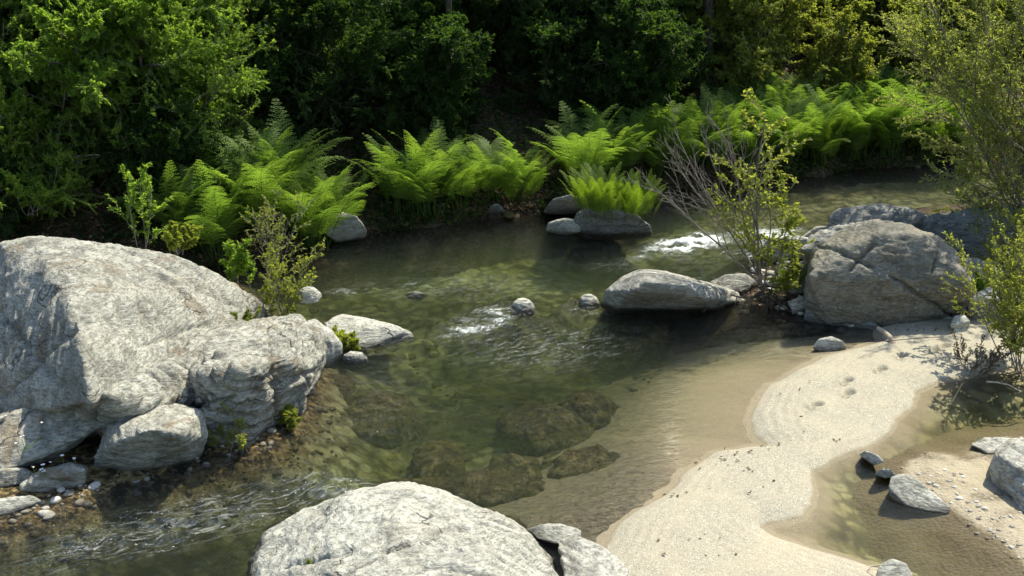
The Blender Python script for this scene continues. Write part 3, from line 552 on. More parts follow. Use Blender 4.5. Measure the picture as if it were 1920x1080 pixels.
def tubes(segs, sides=5):
    A_ = np.array(segs, float); p0, p1, r0, r1 = A_[:, :3], A_[:, 3:6], A_[:, 6], A_[:, 7]
    d = p1 - p0; L = np.linalg.norm(d, axis=1, keepdims=True) + 1e-9; d = d / L; p1 = p1 + d * r1[:, None] * .4
    up = np.where(np.abs(d[:, 2:3]) > .9, np.array([[1., 0, 0]]), np.array([[0, 0, 1.]]))
    u = np.cross(d, up); u /= np.linalg.norm(u, axis=1, keepdims=True); v = np.cross(d, u)
    k = np.arange(sides) * 2 * math.pi / sides; cs, sn = np.cos(k), np.sin(k)
    ring = lambda p, r: p[:, None, :] + r[:, None, None] * (cs[None, :, None] * u[:, None, :] + sn[None, :, None] * v[:, None, :])
    Vv = np.stack([ring(p0, r0), ring(p1, r1)], 1).reshape(-1, 3); n = len(A_); base = (np.arange(n) * 2 * sides)[:, None]
    i = np.arange(sides); j = (i + 1) % sides
    Ff = np.stack([base + i, base + j, base + sides + j, base + sides + i], -1).reshape(-1, 4)
    return Vv, Ff
def leaves(pos, dr, size, rng, aspect=.5, flat=.6, tint=None, droop=.15):
    """one folded four-cornered blade per entry"""
    n = len(pos); pos = np.asarray(pos, float); dr = np.asarray(dr, float)
    a = dr + rng.normal(0, .55, (n, 3)); a[:, 2] -= droop; a /= np.linalg.norm(a, axis=1, keepdims=True) + 1e-9
    nrm = rng.normal(0, 1, (n, 3)); nrm[:, 2] = np.abs(nrm[:, 2]) + flat * 3; nrm /= np.linalg.norm(nrm, axis=1, keepdims=True)
    s = np.cross(nrm, a); s /= np.linalg.norm(s, axis=1, keepdims=True) + 1e-9; nn = np.cross(a, s)
    l = size * rng.uniform(.6, 1.25, (n, 1)); w_ = l * aspect * .5
    mid = pos + a * l * .45
    V_ = np.stack([pos, mid + s * w_ + nn * w_ * .35, pos + a * l - nn * l * .08, mid - s * w_ + nn * w_ * .35], 1).reshape(-1, 3)
    F_ = np.arange(n * 4).reshape(-1, 4); t = rng.uniform(0, 1, n) if tint is None else tint
    return V_, F_, np.repeat(t, 4)

def grow(rng, segs, lv, p, d, L, r, lvl, cfg):
    ns = cfg['ns'][lvl]; mx_ = len(cfg['ns']) - 1; st = L / ns; pts = []
    for i in range(ns):
        d = d + rng.normal(0, cfg['wob'][lvl], 3); d[2] += cfg['up'][lvl]; d /= np.linalg.norm(d)
        q = p + d * st; r2 = max(r * (1 - .75 * (i + 1) / ns), cfg.get('rmin', .002)) if lvl else r * (1 - .6 * (i + 1) / ns)
        r1 = max(r * (1 - .75 * i / ns), cfg.get('rmin', .002)) if lvl else r * (1 - .6 * i / ns)
        segs[min(lvl, 1)].append((*p, *q, r1, r2)); f = (i + 1) / ns
        if lvl < mx_ and f > cfg['bare'][lvl]:
            for c_ in range(cfg['ch'][lvl]):
                if rng.random() > cfg.get('cprob', 1.): continue
                pr = rng.normal(0, 1, 3); pr -= d * (pr @ d); pr[2] *= cfg.get('flatb', .7); pr /= np.linalg.norm(pr) + 1e-9
                an = cfg['ang'][lvl] * rng.uniform(.7, 1.3); nd = d * math.cos(an) + pr * math.sin(an)
                grow(rng, segs, lv, p + (q - p) * rng.random(), nd / np.linalg.norm(nd), L * cfg['ratio'][lvl] * rng.uniform(.6, 1.2) * (1.15 - .55 * f), r2 * .7, lvl + 1, cfg)
        if lvl >= cfg['leaf_from'] and rng.random() < cfg.get('lprob', 1.):
            for k in range(cfg['lpn']):
                lv.append((*(p + (q - p) * rng.random()), *d))
        p = q
def make_plant(name, seed, stems, cfg, leafm, barkm, lsize, aspect=.5, flat=.6, parts=('stem', 'foliage')):
    """returns the meshes of one plant in its own coordinates: woody part, finer branches, leaves"""
    rng = np.random.default_rng(seed); segs = [[], []]; lv = []
    for (p, d, L, r) in stems:
        d = np.array(d, float); grow(rng, segs, lv, np.array(p, float), d / np.linalg.norm(d), L, r, 0, cfg)
    out = []
    if parts[0] == 'stem': segs = [segs[0] + segs[1], []]
    V_, F_ = tubes(segs[0], 7); out.append((parts[0], mesh_np(name + '_wood', V_, F_, BM[barkm], True)))
    if segs[1]:
        V_, F_ = tubes(segs[1], 4); out.append(('branches', mesh_np(name + '_branches', V_, F_, BM[barkm], True)))
    if lv:
        L_ = np.array(lv); cn = fbm(L_[:, 0] * 1.7, L_[:, 1] * 1.7, L_[:, 2] * 1.7, 2, seed) * .5 + .5
        V_, F_, t = leaves(L_[:, :3], L_[:, 3:], lsize, rng, aspect, flat, tint=np.clip(cn * .6 + rng.uniform(0, .4, len(L_)), 0, 1))
        out.append((parts[1], mesh_np(name + '_leaves', V_, F_, LM[leafm], False, dict(tint=t))))
    return out
def plant(name, proto, loc, rz, s, label, cat, group=None, tilt=(0, 0)):
    root = link(name, None, label=label, category=cat, group=group)
    root.location = loc; root.rotation_euler = (tilt[0], tilt[1], rz); root.scale = (s, s, s) if not isinstance(s, tuple) else s
    for nm, me in proto: link(nm, me, root)
    return root

# --- ferns: pinnate fronds, each its own child
def frond_mesh(name, seed, mat, L=1.2, pairs=18, wid=.25, arch=74):
    rng = np.random.default_rng(seed); n = 16; t = np.linspace(0, 1, n + 1)
    ang = math.radians(10) + (t ** 1.5) * math.radians(arch + rng.uniform(-18, 18)); st = L / n
    x = np.concatenate([[0], np.cumsum(np.sin(ang[:-1]) * st)]); z = np.concatenate([[0], np.cumsum(np.cos(ang[:-1]) * st)]); y = .05 * np.sin(t * 3 + seed) * L
    pts = np.stack([x, y, z], 1); segs = [(*pts[i], *pts[i + 1], .006 * (1 - .8 * t[i]), .006 * (1 - .8 * t[i + 1])) for i in range(n)]
    Vt, Ft = tubes(segs, 3); quads = []; tint = []
    for k in range(pairs):
        f = .22 + .78 * (k + .5) / pairs; i = min(int(f * n), n - 1); p = pts[i] + (pts[i + 1] - pts[i]) * (f * n - i); d = pts[i + 1] - pts[i]; d /= np.linalg.norm(d)
        sz = wid * math.sin(min(1., (f - .12) / .35) * 1.57) * (1 - max(0, f - .35) / .66) ** .8 + .015
        for sgn in (-1, 1):
            side = np.array([0, sgn, 0.]); a = side * .86 + d * .45 + np.array([0, 0, rng.uniform(-.15, .15)]); a /= np.linalg.norm(a)
            up = np.cross(a, d) * sgn; up /= np.linalg.norm(up); b_ = np.cross(up, a); tt = rng.uniform(0, 1) * .4
            m = max(3, int(sz / .026))
            for q in range(m):
                g = (q + .5) / m; c = p + a * sz * g - np.array([0, 0, 1]) * sz * .25 * g * g; pl = .040 * (1 - g * .75) * (.6 + .5 * sz / wid)
                for s2 in (-1, 1):
                    dd = b_ * s2 * .9 + a * .42; w2 = a * sz / m * .50
                    quads.append([c - w2, c + dd * pl * .55 - w2 * .9, c + dd * pl, c + dd * pl * .5 + w2]); tint.append(min(1, tt + .6 * f * rng.uniform(.6, 1)))
    Q = np.array(quads).reshape(-1, 3); Fq = np.arange(len(Q)).reshape(-1, 4) + len(Vt)
    return mesh_np(name, np.concatenate([Vt, Q]), [Ft, Fq], LM[mat], False, dict(tint=np.concatenate([np.full(len(Vt), .2), np.repeat(tint, 4)])))
FR = [frond_mesh('frond_mesh', i, 'fern') for i in range(5)]; FRL = [frond_mesh('young_frond_mesh', 20 + i, 'fernlow', .8, 16, .15, 42) for i in range(3)]
def fern(loc, n, s, label, seed, group=None, pool=FR, lean=(0, 0), spread=.18, name='fern', up=1.):
    rr = random.Random(seed); root = link(name, None, label=label, category='fern', group=group); root.location = loc; root.rotation_euler = (lean[0], lean[1], rr.random() * 6)
    for i in range(n):
        o = link('frond', pool[rr.randrange(len(pool))], root); a = 6.283 * (i + rr.random()) / n; q = rr.random()
        o.location = (spread * math.cos(a) * q, spread * math.sin(a) * q, 0); k = s * rr.uniform(.65, 1.12)
        o.rotation_euler = (rr.uniform(-.2, .2), rr.uniform(-.35, .25) * up, a); o.scale = (k, k * rr.uniform(.9, 1.1), k)
    return root
def on_land(px, Y):
    x = (px - 960) / F_PX * math.hypot(Y, 4.5) ; return np.array([x, Y, hz(x, Y)])
_bk = [(-2600,640),(-900,600),(-100,545),(300,520),(420,497),(470,482),(540,474),(610,462),(640,450),(700,436),(780,428),(900,408),(1000,402),(1070,398),(1130,382),(1200,362),(1300,351),(1400,341),(1500,334),(1600,318),(1700,312),(1800,306),(2300,296),(3200,290)]
def bank(px, off):
    Y = P(px, np.interp(px, [a for a, _ in _bk], [c_ for _, c_ in _bk]))[1] + off
    return on_land(px, Y)
def lift(v, dz): return (v[0], v[1], v[2] + dz)
# base pixel on the bank, size, fronds, label
for i, (px, off, s, n, dz, lb) in enumerate([
 (480,.15,1.6,40,.15,'largest lush fern at the left, arching over the far bank'),(575,.05,1.4,32,.1,'fern at the right end of the big left clump over the pale rock'),
 (395,.1,1.4,30,.1,'fern with drooping fronds at the left end of the big clump'),(520,.7,1.5,30,.15,'tall fern standing highest behind the big left clump'),(625,.25,.95,26,.1,'small fern hanging towards the pale rock at the water'),(345,.5,1.3,22,.1,'shaded fern under the leafy left tree'),
 (795,.1,1.4,36,.15,'bright fern with a fan of fronds at the middle of the far bank'),(860,.2,1.15,30,.1,'darker fern right beside the bright fan fern'),(745,.3,1.15,24,.1,'low fern at the left foot of the bright fan fern'),
 (970,.2,1.3,34,.1,'fern with upright yellow tips right of the bright fan fern'),(915,.3,1.1,24,.05,'smaller fern hanging between the two central ferns'),
 (1100,.4,1.35,34,.1,'dark green fern in the shade above the islet'),(1170,.3,1.35,34,.1,'dark green fern right of the shaded one above the islet'),(1235,.25,1.3,30,.1,'fern at the left start of the long fern row')]):
    L = bank(px, off); fern(lift(L, dz - .05), n, s, lb, 40 + i, pool=FR if i != 9 else FR[:2] + FRL, spread=.3)
for i in range(17):
    px = 1275 + i * 33; L = bank(px, .15 + .3 * (i % 2)); rr = random.Random(i)
    wh = ['left', 'middle', 'right'][i // 6]
    fern(lift(L, .0 + .15 * rr.random()), 34, (1.05 + .3 * rr.random()) * (1 if i < 10 else 1.15), 'bright green fern in the %s part of the long fern row over the upstream bank' % wh, 80 + i, 'ferns in the %s part of the upstream row' % wh, pool=FR + FRL[:1], spread=.3)
for i in range(9):
    px = 1390 + i * 52; L = bank(px, 1.1 + .2 * (i % 3))
    fern(lift(L, .0), 26, 1.15, 'fern standing in the second rank behind the upstream fern row', 120 + i, 'second rank of ferns upstream', spread=.3)
q = P(1150, 396, .45); fern((q[0] - .22, q[1] - .0, .38), 70, 1.05, 'small yellow green fern growing on the dark wet islet rock', 200, None, FRL, spread=.45, up=.6)
fern((q[0] + .36, q[1] + .1, .3), 55, .95, 'brownish tipped fern on the right end of the islet rock', 201, None, FRL, spread=.35, up=.6)
q = P(345, 868, .0); fern((q[0], q[1] - .02, .05), 9, .33, 'small bright fern tuft at the foot of the dark faced boulder', 202, None, FRL, spread=.08)
q = P(1590, 468, .95); fern((q[0], q[1], .92), 16, .30, 'tiny green tuft growing in a notch of the cracked boulder', 203, None, FRL, spread=.12)
q = P(1478, 545, .1); fern((q[0], q[1] - .1, .15), 16, .62, 'fresh green fern between the sapling and the grey block', 204, None, FRL, spread=.15)
q = P(1508, 330, 0); fern((q[0], q[1] + .1, -.05), 8, .4, 'little bright tuft hanging at the upstream water edge', 205, None, FRL, spread=.1)

# --- woody plants
V3 = lambda *a: a
bush_cfg = dict(ns=(6,6,4,3), wob=(.12,.16,.2,.25), up=(.06,.02,.0,-.02), ch=(3,2,2), ang=(.95,.8,.8), ratio=(.55,.55,.5), bare=(.15,.1,.0), leaf_from=2, lpn=4, flatb=.5)
tree_cfg = dict(ns=(8,6,5,3), wob=(.05,.12,.18,.2), up=(.05,.03,.0,-.02), ch=(3,2,2), ang=(1.1,.8,.8), ratio=(.5,.5,.5), bare=(.3,.1,.0), leaf_from=2, lpn=5, flatb=.35)
def stems(seed, n, L, r, spread):
    rr = random.Random(seed); return [((rr.uniform(-.1, .1), rr.uniform(-.1, .1), -.1), (rr.gauss(0, spread), rr.gauss(0, spread), 1), L * rr.uniform(.75, 1.1), r * rr.uniform(.7, 1.1)) for _ in range(n)]
AB = [make_plant('leafy_tree', 300 + i, stems(i, 3, 3.6, .05, .28), bush_cfg | dict(lpn=10), 'alder', 'grey', .062, .55, .8, ('trunk', 'crown')) for i in range(3)]
YB = [make_plant('light_shrub', 320 + i, stems(10 + i, 4, 2.3, .03, .35), bush_cfg | dict(ch=(3,2,2), lpn=5), 'yellow', 'grey', .062, .6, .7) for i in range(2)]
DB = [make_plant('dark_shrub', 340 + i, stems(20 + i, 4, 2.6, .035, .4), bush_cfg | dict(lpn=4), 'dark', 'dark', .075, .5, .6) for i in range(3)]
GB = [make_plant('green_shrub', 360 + i, stems(30 + i, 4, 1.7, .025, .45), bush_cfg | dict(ch=(2,2,2), lpn=4), 'alder', 'dark', .08, .55, .6) for i in range(2)]
print('leaves', [len(p[-1][1].polygons) for p in AB + YB + DB + GB])
CT = [make_plant('forest_tree', 380 + i, [((0, 0, -.3), (.05 * (i - 1), -.05, 1), 11.5, .20)], tree_cfg | dict(bare=(.45,.1,.0), ch=(4,2,2), ratio=(.36,.5,.5), lpn=4), 'dark', 'dark', .20, .55, .6, ('trunk', 'crown')) for i in range(3)]
BT = [make_plant('bare_tree', 390 + i, [((0, 0, -.3), (.12 * (i - .5), .12, 1), 11.5, .12)], tree_cfg | dict(bare=(.7,.1,.0), ch=(2,2,2), ratio=(.2,.5,.5), lpn=1), 'dark', 'dark', .12, .55, .6, ('trunk', 'crown')) for i in range(2)]
print('tree', [len(p[-1][1].polygons) for p in CT])
rr = random.Random(5)
LT = [(60,3.0,1.0,'bright leafy tree spreading over the left edge of the far bank'),(200,2.6,1.0,'leafy tree with sunlit sprays left of the big ferns'),(300,2.2,.85,'leafy tree whose sprays hang down to the whaleback boulder'),
      (390,3.9,1.2,'tall leafy tree rising straight above the big left fern clump'),(130,4.6,1.2,'leafy tree standing second from the left edge, further up the slope'),(270,5.0,1.25,'highest of the bright leafy trees on the left'),(-40,3.6,1.1,'leafy tree cut by the left edge of the view')]
for i, (px, off, s, lb) in enumerate(LT):
    L = bank(px, off); plant('leafy_tree', AB[i % 3], lift(L, -.05), i * 2.1, s, lb, 'tree')
for i in range(105):                                   # the shaded undergrowth of the wooded slope
    u = (i % 15) / 15; v = i // 15; off = 1.5 + v * 1.45 + rr.uniform(-.5, .5); px = -180 + u * 2300 + rr.uniform(-70, 70)
    if px > 1250: off += 1.2
    if 340 < px < 1020: off += 1.0
    if off < 7 and min(abs(px - 1322), abs(px - 1445), abs(px - 1480)) < 55: px += 120
    if 640 < px < 1280 and off < 5 and rr.random() < .16: continue
    L = bank(px, off); k = rr.random()
    if px > 1300 + 60 * rr.random(): pr, lb, g = YB[i % 2], 'sunlit yellow green shrub on the open slope above the upstream ferns', 'yellow green shrubs on the upstream slope'
    elif px < 520 and k < .6: pr, lb, g = AB[i % 3], 'young leafy tree among the bright foliage of the left slope', 'young leafy trees of the left slope'
    elif k < (.2 if 560 < px < 1280 else .5): pr, lb, g = GB[i % 2], 'low green shrub glimmering in the shade of the wooded slope', 'low green shrubs in the shade of the slope'
    else: pr, lb, g = DB[i % 3], 'dark leaved shrub in the deep shade of the wooded slope', 'dark shrubs under the trees of the slope'
    plant('leafy_tree' if pr in AB else 'shrub', pr, lift(L, -.05), rr.random() * 6.28, rr.uniform(.75, 1.15) * (.72 if pr in AB else 1), lb, 'tree' if pr in AB else 'shrub', g)
for i in range(39):                                   # tall trees whose trunks rise out of the picture
    u = (i % 13) / 13; v = i // 13; px = -500 + u * 3000 + rr.uniform(-80, 80); off = 17 + v * 5 + rr.uniform(-.8, .8)
    if px > 1300: off += 6
    if px < 420: off += 5
    L = bank(px, off); plant('forest_tree', CT[i % 3], lift(L, 0), rr.random() * 6.28, rr.uniform(.85, 1.2), 'tall dark tree on the wooded slope with its crown above the picture', 'tree', 'tall trees of the wooded slope')
for px, off, s, lb in ((1322,3.4,.95,'thin grey tree trunk rising above the fern row'),(1440,3.6,1.15,'thick dark trunk behind the bright twigs over the fern row'),(1475,4.4,1.,'dark trunk leaning right beside the thick one')):
    L = bank(px, off); plant('forest_tree', BT[int(px) % 2], lift(L, 0), px, s, lb, 'tree')
for i, (px, off) in enumerate(((655,3.4),(690,4.6),(835,3.0),(872,4.9),(1010,4.3),(1128,3.4),(1180,5.4),(1262,4.4))):
    L = bank(px, off); plant('forest_tree', BT[i % 2], lift(L, 0), i * 1.3, (.34 + .12 * (i % 3), .34 + .12 * (i % 3), .8), 'slender dark trunk rising through the shaded middle of the wood', 'tree', 'slender trunks in the middle of the wood', (.12 * math.cos(i * 1.7), .22 * math.sin(i * 2.3)))
# leaf litter and low ground cover of the slope
rng = np.random.default_rng(77); n = 60000
pxs = rng.uniform(-300, 2200, n); Y_ = P(0, 0, 0)[1] * 0 + np.array([P(a, np.interp(a, [q[0] for q in _bk], [q[1] for q in _bk]))[1] for a in np.linspace(-300, 2200, 200)])
Y_ = np.interp(pxs, np.linspace(-300, 2200, 200), Y_) - .05 + rng.random(n) ** 1.5 * 9; X_ = (pxs - 960) / F_PX * np.hypot(Y_, 4.5)
Z_ = terrain(X_, Y_)[0]; msk = fbm(X_ * .9, Y_ * .9, X_ * 0, 3, 5)
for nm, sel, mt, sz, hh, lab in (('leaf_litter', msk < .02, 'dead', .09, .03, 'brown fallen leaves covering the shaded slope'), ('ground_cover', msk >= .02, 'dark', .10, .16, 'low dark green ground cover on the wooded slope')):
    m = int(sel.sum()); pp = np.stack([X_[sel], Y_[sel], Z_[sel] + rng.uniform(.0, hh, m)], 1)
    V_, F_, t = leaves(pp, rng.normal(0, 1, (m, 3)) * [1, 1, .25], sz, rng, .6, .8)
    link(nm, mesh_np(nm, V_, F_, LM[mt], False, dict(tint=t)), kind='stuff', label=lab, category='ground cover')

# shrub of bare twigs at the water beside the flat white slab
wcfg = dict(ns=(8,5,4), wob=(.07,.12,.16), up=(.05,.03,.02), ch=(1,1), ang=(.6,.7), ratio=(.4,.45), bare=(.3,.2), leaf_from=1, lpn=2, flatb=.8, rmin=.003)
def waterside(seed, n, L, spread, lean, cfg, leafm, lsize, r=.012): 
    rr = random.Random(seed); return make_plant('waterside_shrub', seed, [((rr.gauss(0,.08), rr.gauss(0,.08), -.05), (rr.gauss(lean[0], spread), rr.gauss(lean[1], spread), 1), L * rr.uniform(.6, 1.1), r) for _ in range(n)], cfg, leafm, 'grey', lsize, .55, .5)
q = P(505, 560, .0); plant('twiggy_shrub', waterside(401, 8, 1.45, .3, (-.05, 0), wcfg | dict(lpn=1), 'yellow', .05, .009), (q[0], q[1] + .4, -.05), 0, 1, 'twiggy shrub with reddish bare stems between whaleback boulder and river', 'shrub')
q = P(530, 598, .0); plant('waterside_shrub', waterside(402, 9, 1.0, .55, (.3, 0), wcfg | dict(lpn=2), 'yellow', .05, .006), (q[0], q[1] + .2, -.02), 0, 1, 'low spreading leafy shrub in front of the twiggy one', 'shrub')
q = P(215, 452, 1.3); plant('sapling', waterside(403, 3, 1.1, .15, (0, 0), wcfg | dict(lpn=5), 'alder', .06, .01), (q[0], q[1] + 1.2, .7), 0, 1, 'slim leafy sapling rising behind the whaleback boulder', 'sapling')
q = P(310, 474, 1.2); plant('bushy_tuft', waterside(404, 9, .42, .5, (0, 0), wcfg | dict(lpn=7), 'yellow', .05, .008), (q[0], q[1] + .5, 1.05), 0, 1, 'small round bushy tuft on the back edge of the whaleback boulder', 'shrub')
q = P(425, 510, .9); plant('sapling', waterside(405, 3, .8, .25, (0, 0), wcfg | dict(lpn=5), 'alder', .07, .008), (q[0], q[1] + .5, .4), 0, 1, 'small sapling with broad leaves behind the right end of the whaleback', 'sapling')
q = P(450, 845, .0); plant('weed_plant', waterside(406, 5, .5, .5, (-.2, -.2), wcfg | dict(lpn=1), 'yellow', .04, .004), (q[0], q[1] - .05, .02), 0, 1, 'small leafy weed growing against the rounded pale boulder', 'weed')
q = P(545, 790, .0); plant('weed_plant', waterside(407, 7, .3, .5, (-.2, -.1), wcfg | dict(lpn=4), 'yellow', .04, .004), (q[0], q[1] + .0, .0), 0, 1, 'grassy weed at the water side of the rounded pale boulder', 'weed')
q = P(640, 655, .0); plant('weed_plant', waterside(408, 8, .28, .35, (0, 0), wcfg | dict(lpn=3), 'yellow', .05, .004), (q[0], q[1] + .0, .0), 0, 1, 'small weed sprouting left of the flat white slab', 'weed')
q = P(1820, 590, .2); plant('weed_plant', waterside(409, 9, .6, .5, (0, 0), wcfg | dict(lpn=4), 'alder', .055, .006), (q[0], q[1] + .1, .15), 0, 1, 'leafy weed at the right foot of the cracked boulder', 'weed')
q = P(90, 420, 1.0); plant('waterside_shrub', waterside(410, 7, .8, .5, (.2, 0), wcfg | dict(lpn=5), 'alder', .06, .008), (q[0] - .5, q[1] + .7, 1.0), 0, 1, 'leafy sprig above the white capped rock at the left edge', 'shrub')

# the sapling on its root clump in mid stream
q = P(1432, 572, .05); q[1] += .05
root = link('sapling', None, label='slender sapling with fresh leaves and bare fanning branches on a root clump in mid stream', category='sapling'); root.location = tuple(q)
mcfg = dict(ns=(12,6,4), wob=(.06,.13,.18), up=(.02,.02,.0), ch=(1,1), ang=(.95,.75), ratio=(.34,.45), bare=(.25,.2), leaf_from=1, lpn=5, flatb=.9, rmin=.003, cprob=.95)
for nm, me in make_plant('sapling', 420, [((0,0,0), (-.12,0,1), 2.75, .022), ((.02,.02,0), (-.2,.05,1), 2.3, .018), ((.05,0,0), (.12,0,1), 1.5, .014), ((0,0,0), (-.02,-.08,1), 1.9, .014), ((.1,0,0), (.5,-.1,.8), .8, .01)], mcfg | dict(lpn=3, ch=(2,1), cprob=.8), 'yellow', 'grey', .06, .65, .4): link(nm, me, root)
bcfg = dict(ns=(12,6,4), wob=(.035,.07,.1), up=(.015,.03,.03), ch=(1,1), ang=(.45,.5), ratio=(.42,.4), bare=(.25,.2), leaf_from=2, lpn=1, flatb=.9, rmin=.0028, lprob=.12)
mb = make_plant('bare', 421, [((-.05,0,.3), (-.9,.1,.75), 2.3, .016), ((-.05,.05,.4), (-.75,.0,1), 2.5, .016), ((-.03,0,.55), (-.6,.1,1), 2.2, .012), ((-.02,.02,.6), (-1.0,.05,.95), 2.0, .012), ((0,0,.7), (-.4,-.05,1), 1.9, .01), ((0,.03,.2), (-.35,.1,1), 2.6, .012)], bcfg, 'yellow', 'grey', .06)
link('bare_branches', mb[0][1], root)
rng = np.random.default_rng(3); segs = []
for i in range(46):
    a = rng.uniform(0, 6.28); p = np.array([rng.normal(0, .06), rng.normal(0, .06), rng.uniform(.02, .3)]); d = np.array([math.cos(a), math.sin(a) * .7 - .2, -.25]); rd = rng.uniform(.006, .016)
    for k in range(6):
        d = d / np.linalg.norm(d); e = p + d * .075; segs.append((*p, *e, rd * (1 - k / 7), rd * (1 - (k + 1) / 7))); p = e; d = d + rng.normal(0, .35, 3); d[2] -= .12
V_, F_ = tubes(segs, 5); link('roots', mesh_np('roots', V_, F_, BM['dark'], True), root)

# the pale leaved tree at the right edge
q = P(1995, 515, .05)
tcfg = dict(ns=(12,7,5,3), wob=(.035,.08,.13,.2), up=(.03,.03,.01,.0), ch=(2,1,1), ang=(.65,.65,.7), ratio=(.36,.5,.5), bare=(.12,.15,.0), leaf_from=1, lpn=4, flatb=.8, rmin=.003)
ws = [((0,0,0), (-.25,.15,1), 5.4, .045), ((.1,.1,0), (-.05,.3,1), 5.6, .04), ((-.1,.2,0), (-.5,.2,1), 4.8, .03), ((0,.3,0), (-.38,.5,1), 5.2, .03), ((.25,.3,0), (.12,.1,1), 5.4, .035), ((-.05,.3,0), (-.75,.3,1), 3.6, .022), ((-.1,0,0), (-.15,-.1,1), 4.4, .025), ((0,.1,0), (-.62,.5,1), 4.6, .025)]
plant('willow', make_plant('willow', 430, ws, tcfg, 'willow', 'grey', .05, .45, .4, ('trunk', 'crown')), (q[0], q[1], 0), 0, 1, 'airy willow with small pale leaves filling the right edge over the sand', 'tree')
q = P(1900, 690, .05)
plant('waterside_shrub', waterside(431, 16, 1.7, .36, (-.08, 0), wcfg | dict(lpn=3, ch=(2,1)), 'yellow', .045, .008), (q[0] + .1, q[1], 0), 0, 1, 'dense leafy shrub in the shade at the foot of the willow', 'shrub')
q = P(1915, 560, .05)
plant('waterside_shrub', waterside(432, 14, 1.7, .36, (-.05, 0), wcfg | dict(lpn=3, ch=(2,1)), 'yellow', .045, .008), (q[0] + .1, q[1], 0), 0, 1, 'bright leafy shrub at the right edge behind the shaded one', 'shrub')
q = P(1780, 690, .1); plant('dry_shrub', waterside(433, 12, .5, .7, (-.1, -.2), wcfg | dict(lpn=1), 'dead', .03, .004), (q[0] + .35, q[1], .02), 0, 1, 'dry brown leaved twigs where the willow meets the sand', 'shrub')

# ------------------------------------------------------------------ small things on sand, gravel and slope
def stick(name, label, pts, r0, r1, mat='pale', cat='branch', side=()):
    segs = [(*pts[i], *pts[i + 1], r0 + (r1 - r0) * i / (len(pts) - 1), r0 + (r1 - r0) * (i + 1) / (len(pts) - 1)) for i in range(len(pts) - 1)]
    for sp in side:
        for i in range(len(sp) - 1): segs.append((*sp[i], *sp[i + 1], r1 * .8 * (1 - i / len(sp)), r1 * .8 * (1 - (i + 1) / len(sp)) + .001))
    V_, F_ = tubes(segs, 7); return link(name, mesh_np(name, V_, F_, BM[mat], True), label=label, category=cat)
stick('driftwood_log', 'short bent driftwood log at the water edge of the sand', [P(1646,615,.14), P(1660,624,.13), P(1672,636,.12), P(1676,650,.07)], .028, .045, 'pale', 'log')
stick('dead_branch', 'bleached forked twig standing out of the side pool', [P(1784,756,.0), P(1794,738,.12), P(1803,722,.26), P(1808,716,.32)], .009, .004)
stick('dead_branch', 'pale branch lying under the willow shrub', [P(1850,716,.1), P(1870,717,.14), P(1892,722,.14), P(1915,735,.1)], .014, .006)
stick('dead_branch', 'long thin twig lying on the sand near the upper footprints', [P(1660,640,.14), P(1720,634,.15), P(1770,632,.15)], .006, .003, 'dark')
stick('dead_branch', 'looped bare twig beside the rounded stone at the bottom right', [P(1652,1060,.1), P(1632,1062,.09), P(1626,1072,.08), P(1640,1082,.08), P(1665,1084,.09)], .008, .005)
a = [P(1318,584,.02), P(1340,566,.08), P(1362,550,.16), P(1382,556,.2), P(1400,560,.22)]
stick('dead_branch', 'gnarled dead branch lying over the tail of the wedge boulder', a, .016, .01, 'dark', side=[[a[2], P(1352,538,.2), P(1345,528,.22)], [a[1], P(1352,575,.1), P(1362,584,.02)], [a[3], P(1378,570,.14), P(1384,582,.04)]])
L = bank(60, 1.6); rr = random.Random(8)
for i in range(7):
    p = np.array([L[0] - .5 + rr.random() * 1.2, L[1] + rr.random() * .4, L[2] + .5 + rr.random() * .25]); e = p + np.array([rr.uniform(.5, .9), rr.uniform(-.2, .2), rr.uniform(-.25, .2)])
    o = stick('dead_branch', 'dry reddish branch of the dead wood heap on the left slope', [p, (p + e) / 2 + np.array([0, 0, .05]), e], .02, .008, 'pale'); o['group'] = 'dead branches heaped on the left slope'
L = bank(1090, 3.2); a = [L + np.array([-1.1, 0, -.3]), L + np.array([-.6, 0, .55]), L + np.array([0, .1, .85]), L + np.array([.7, .2, .8]), L + np.array([1.3, .3, .55])]
stick('fallen_trunk', 'dark arching fallen trunk in the shade above the dark ferns', a, .17, .09, 'dark', 'trunk')
# litter of dry leaves on the sand, one heap of uncountable bits
rng = np.random.default_rng(12); pl = []
for (cx, cy, sx, sy, m) in ((1380,862,40,9,22),(1440,850,30,7,14),(1330,885,60,12,24),(1290,1030,50,10,12),(1350,930,90,30,16),(1500,760,120,60,14),(1540,835,40,8,8),(1740,632,40,7,40),(1300,1060,80,10,10),(1270,940,20,6,8),(1720,850,70,40,10)):
    for k in range(m // 2 + 1):
        q = P(cx + rng.normal(0, sx / 1.1), cy + rng.normal(0, sy / 1.6)); z_ = hz(q[0], q[1])
        if z_ > .0: pl.append((q[0], q[1], z_ + .008))
pl = np.array(pl); V_, F_, t = leaves(pl, rng.normal(0, 1, (len(pl), 3)) * [1, 1, .1], .05, rng, .5, 1.5)
link('leaf_litter', mesh_np('sand_litter', V_, F_, LM['dead'], False, dict(tint=t * .6)), kind='stuff', label='dry brown leaf bits strewn over the pale sand', category='leaf litter')
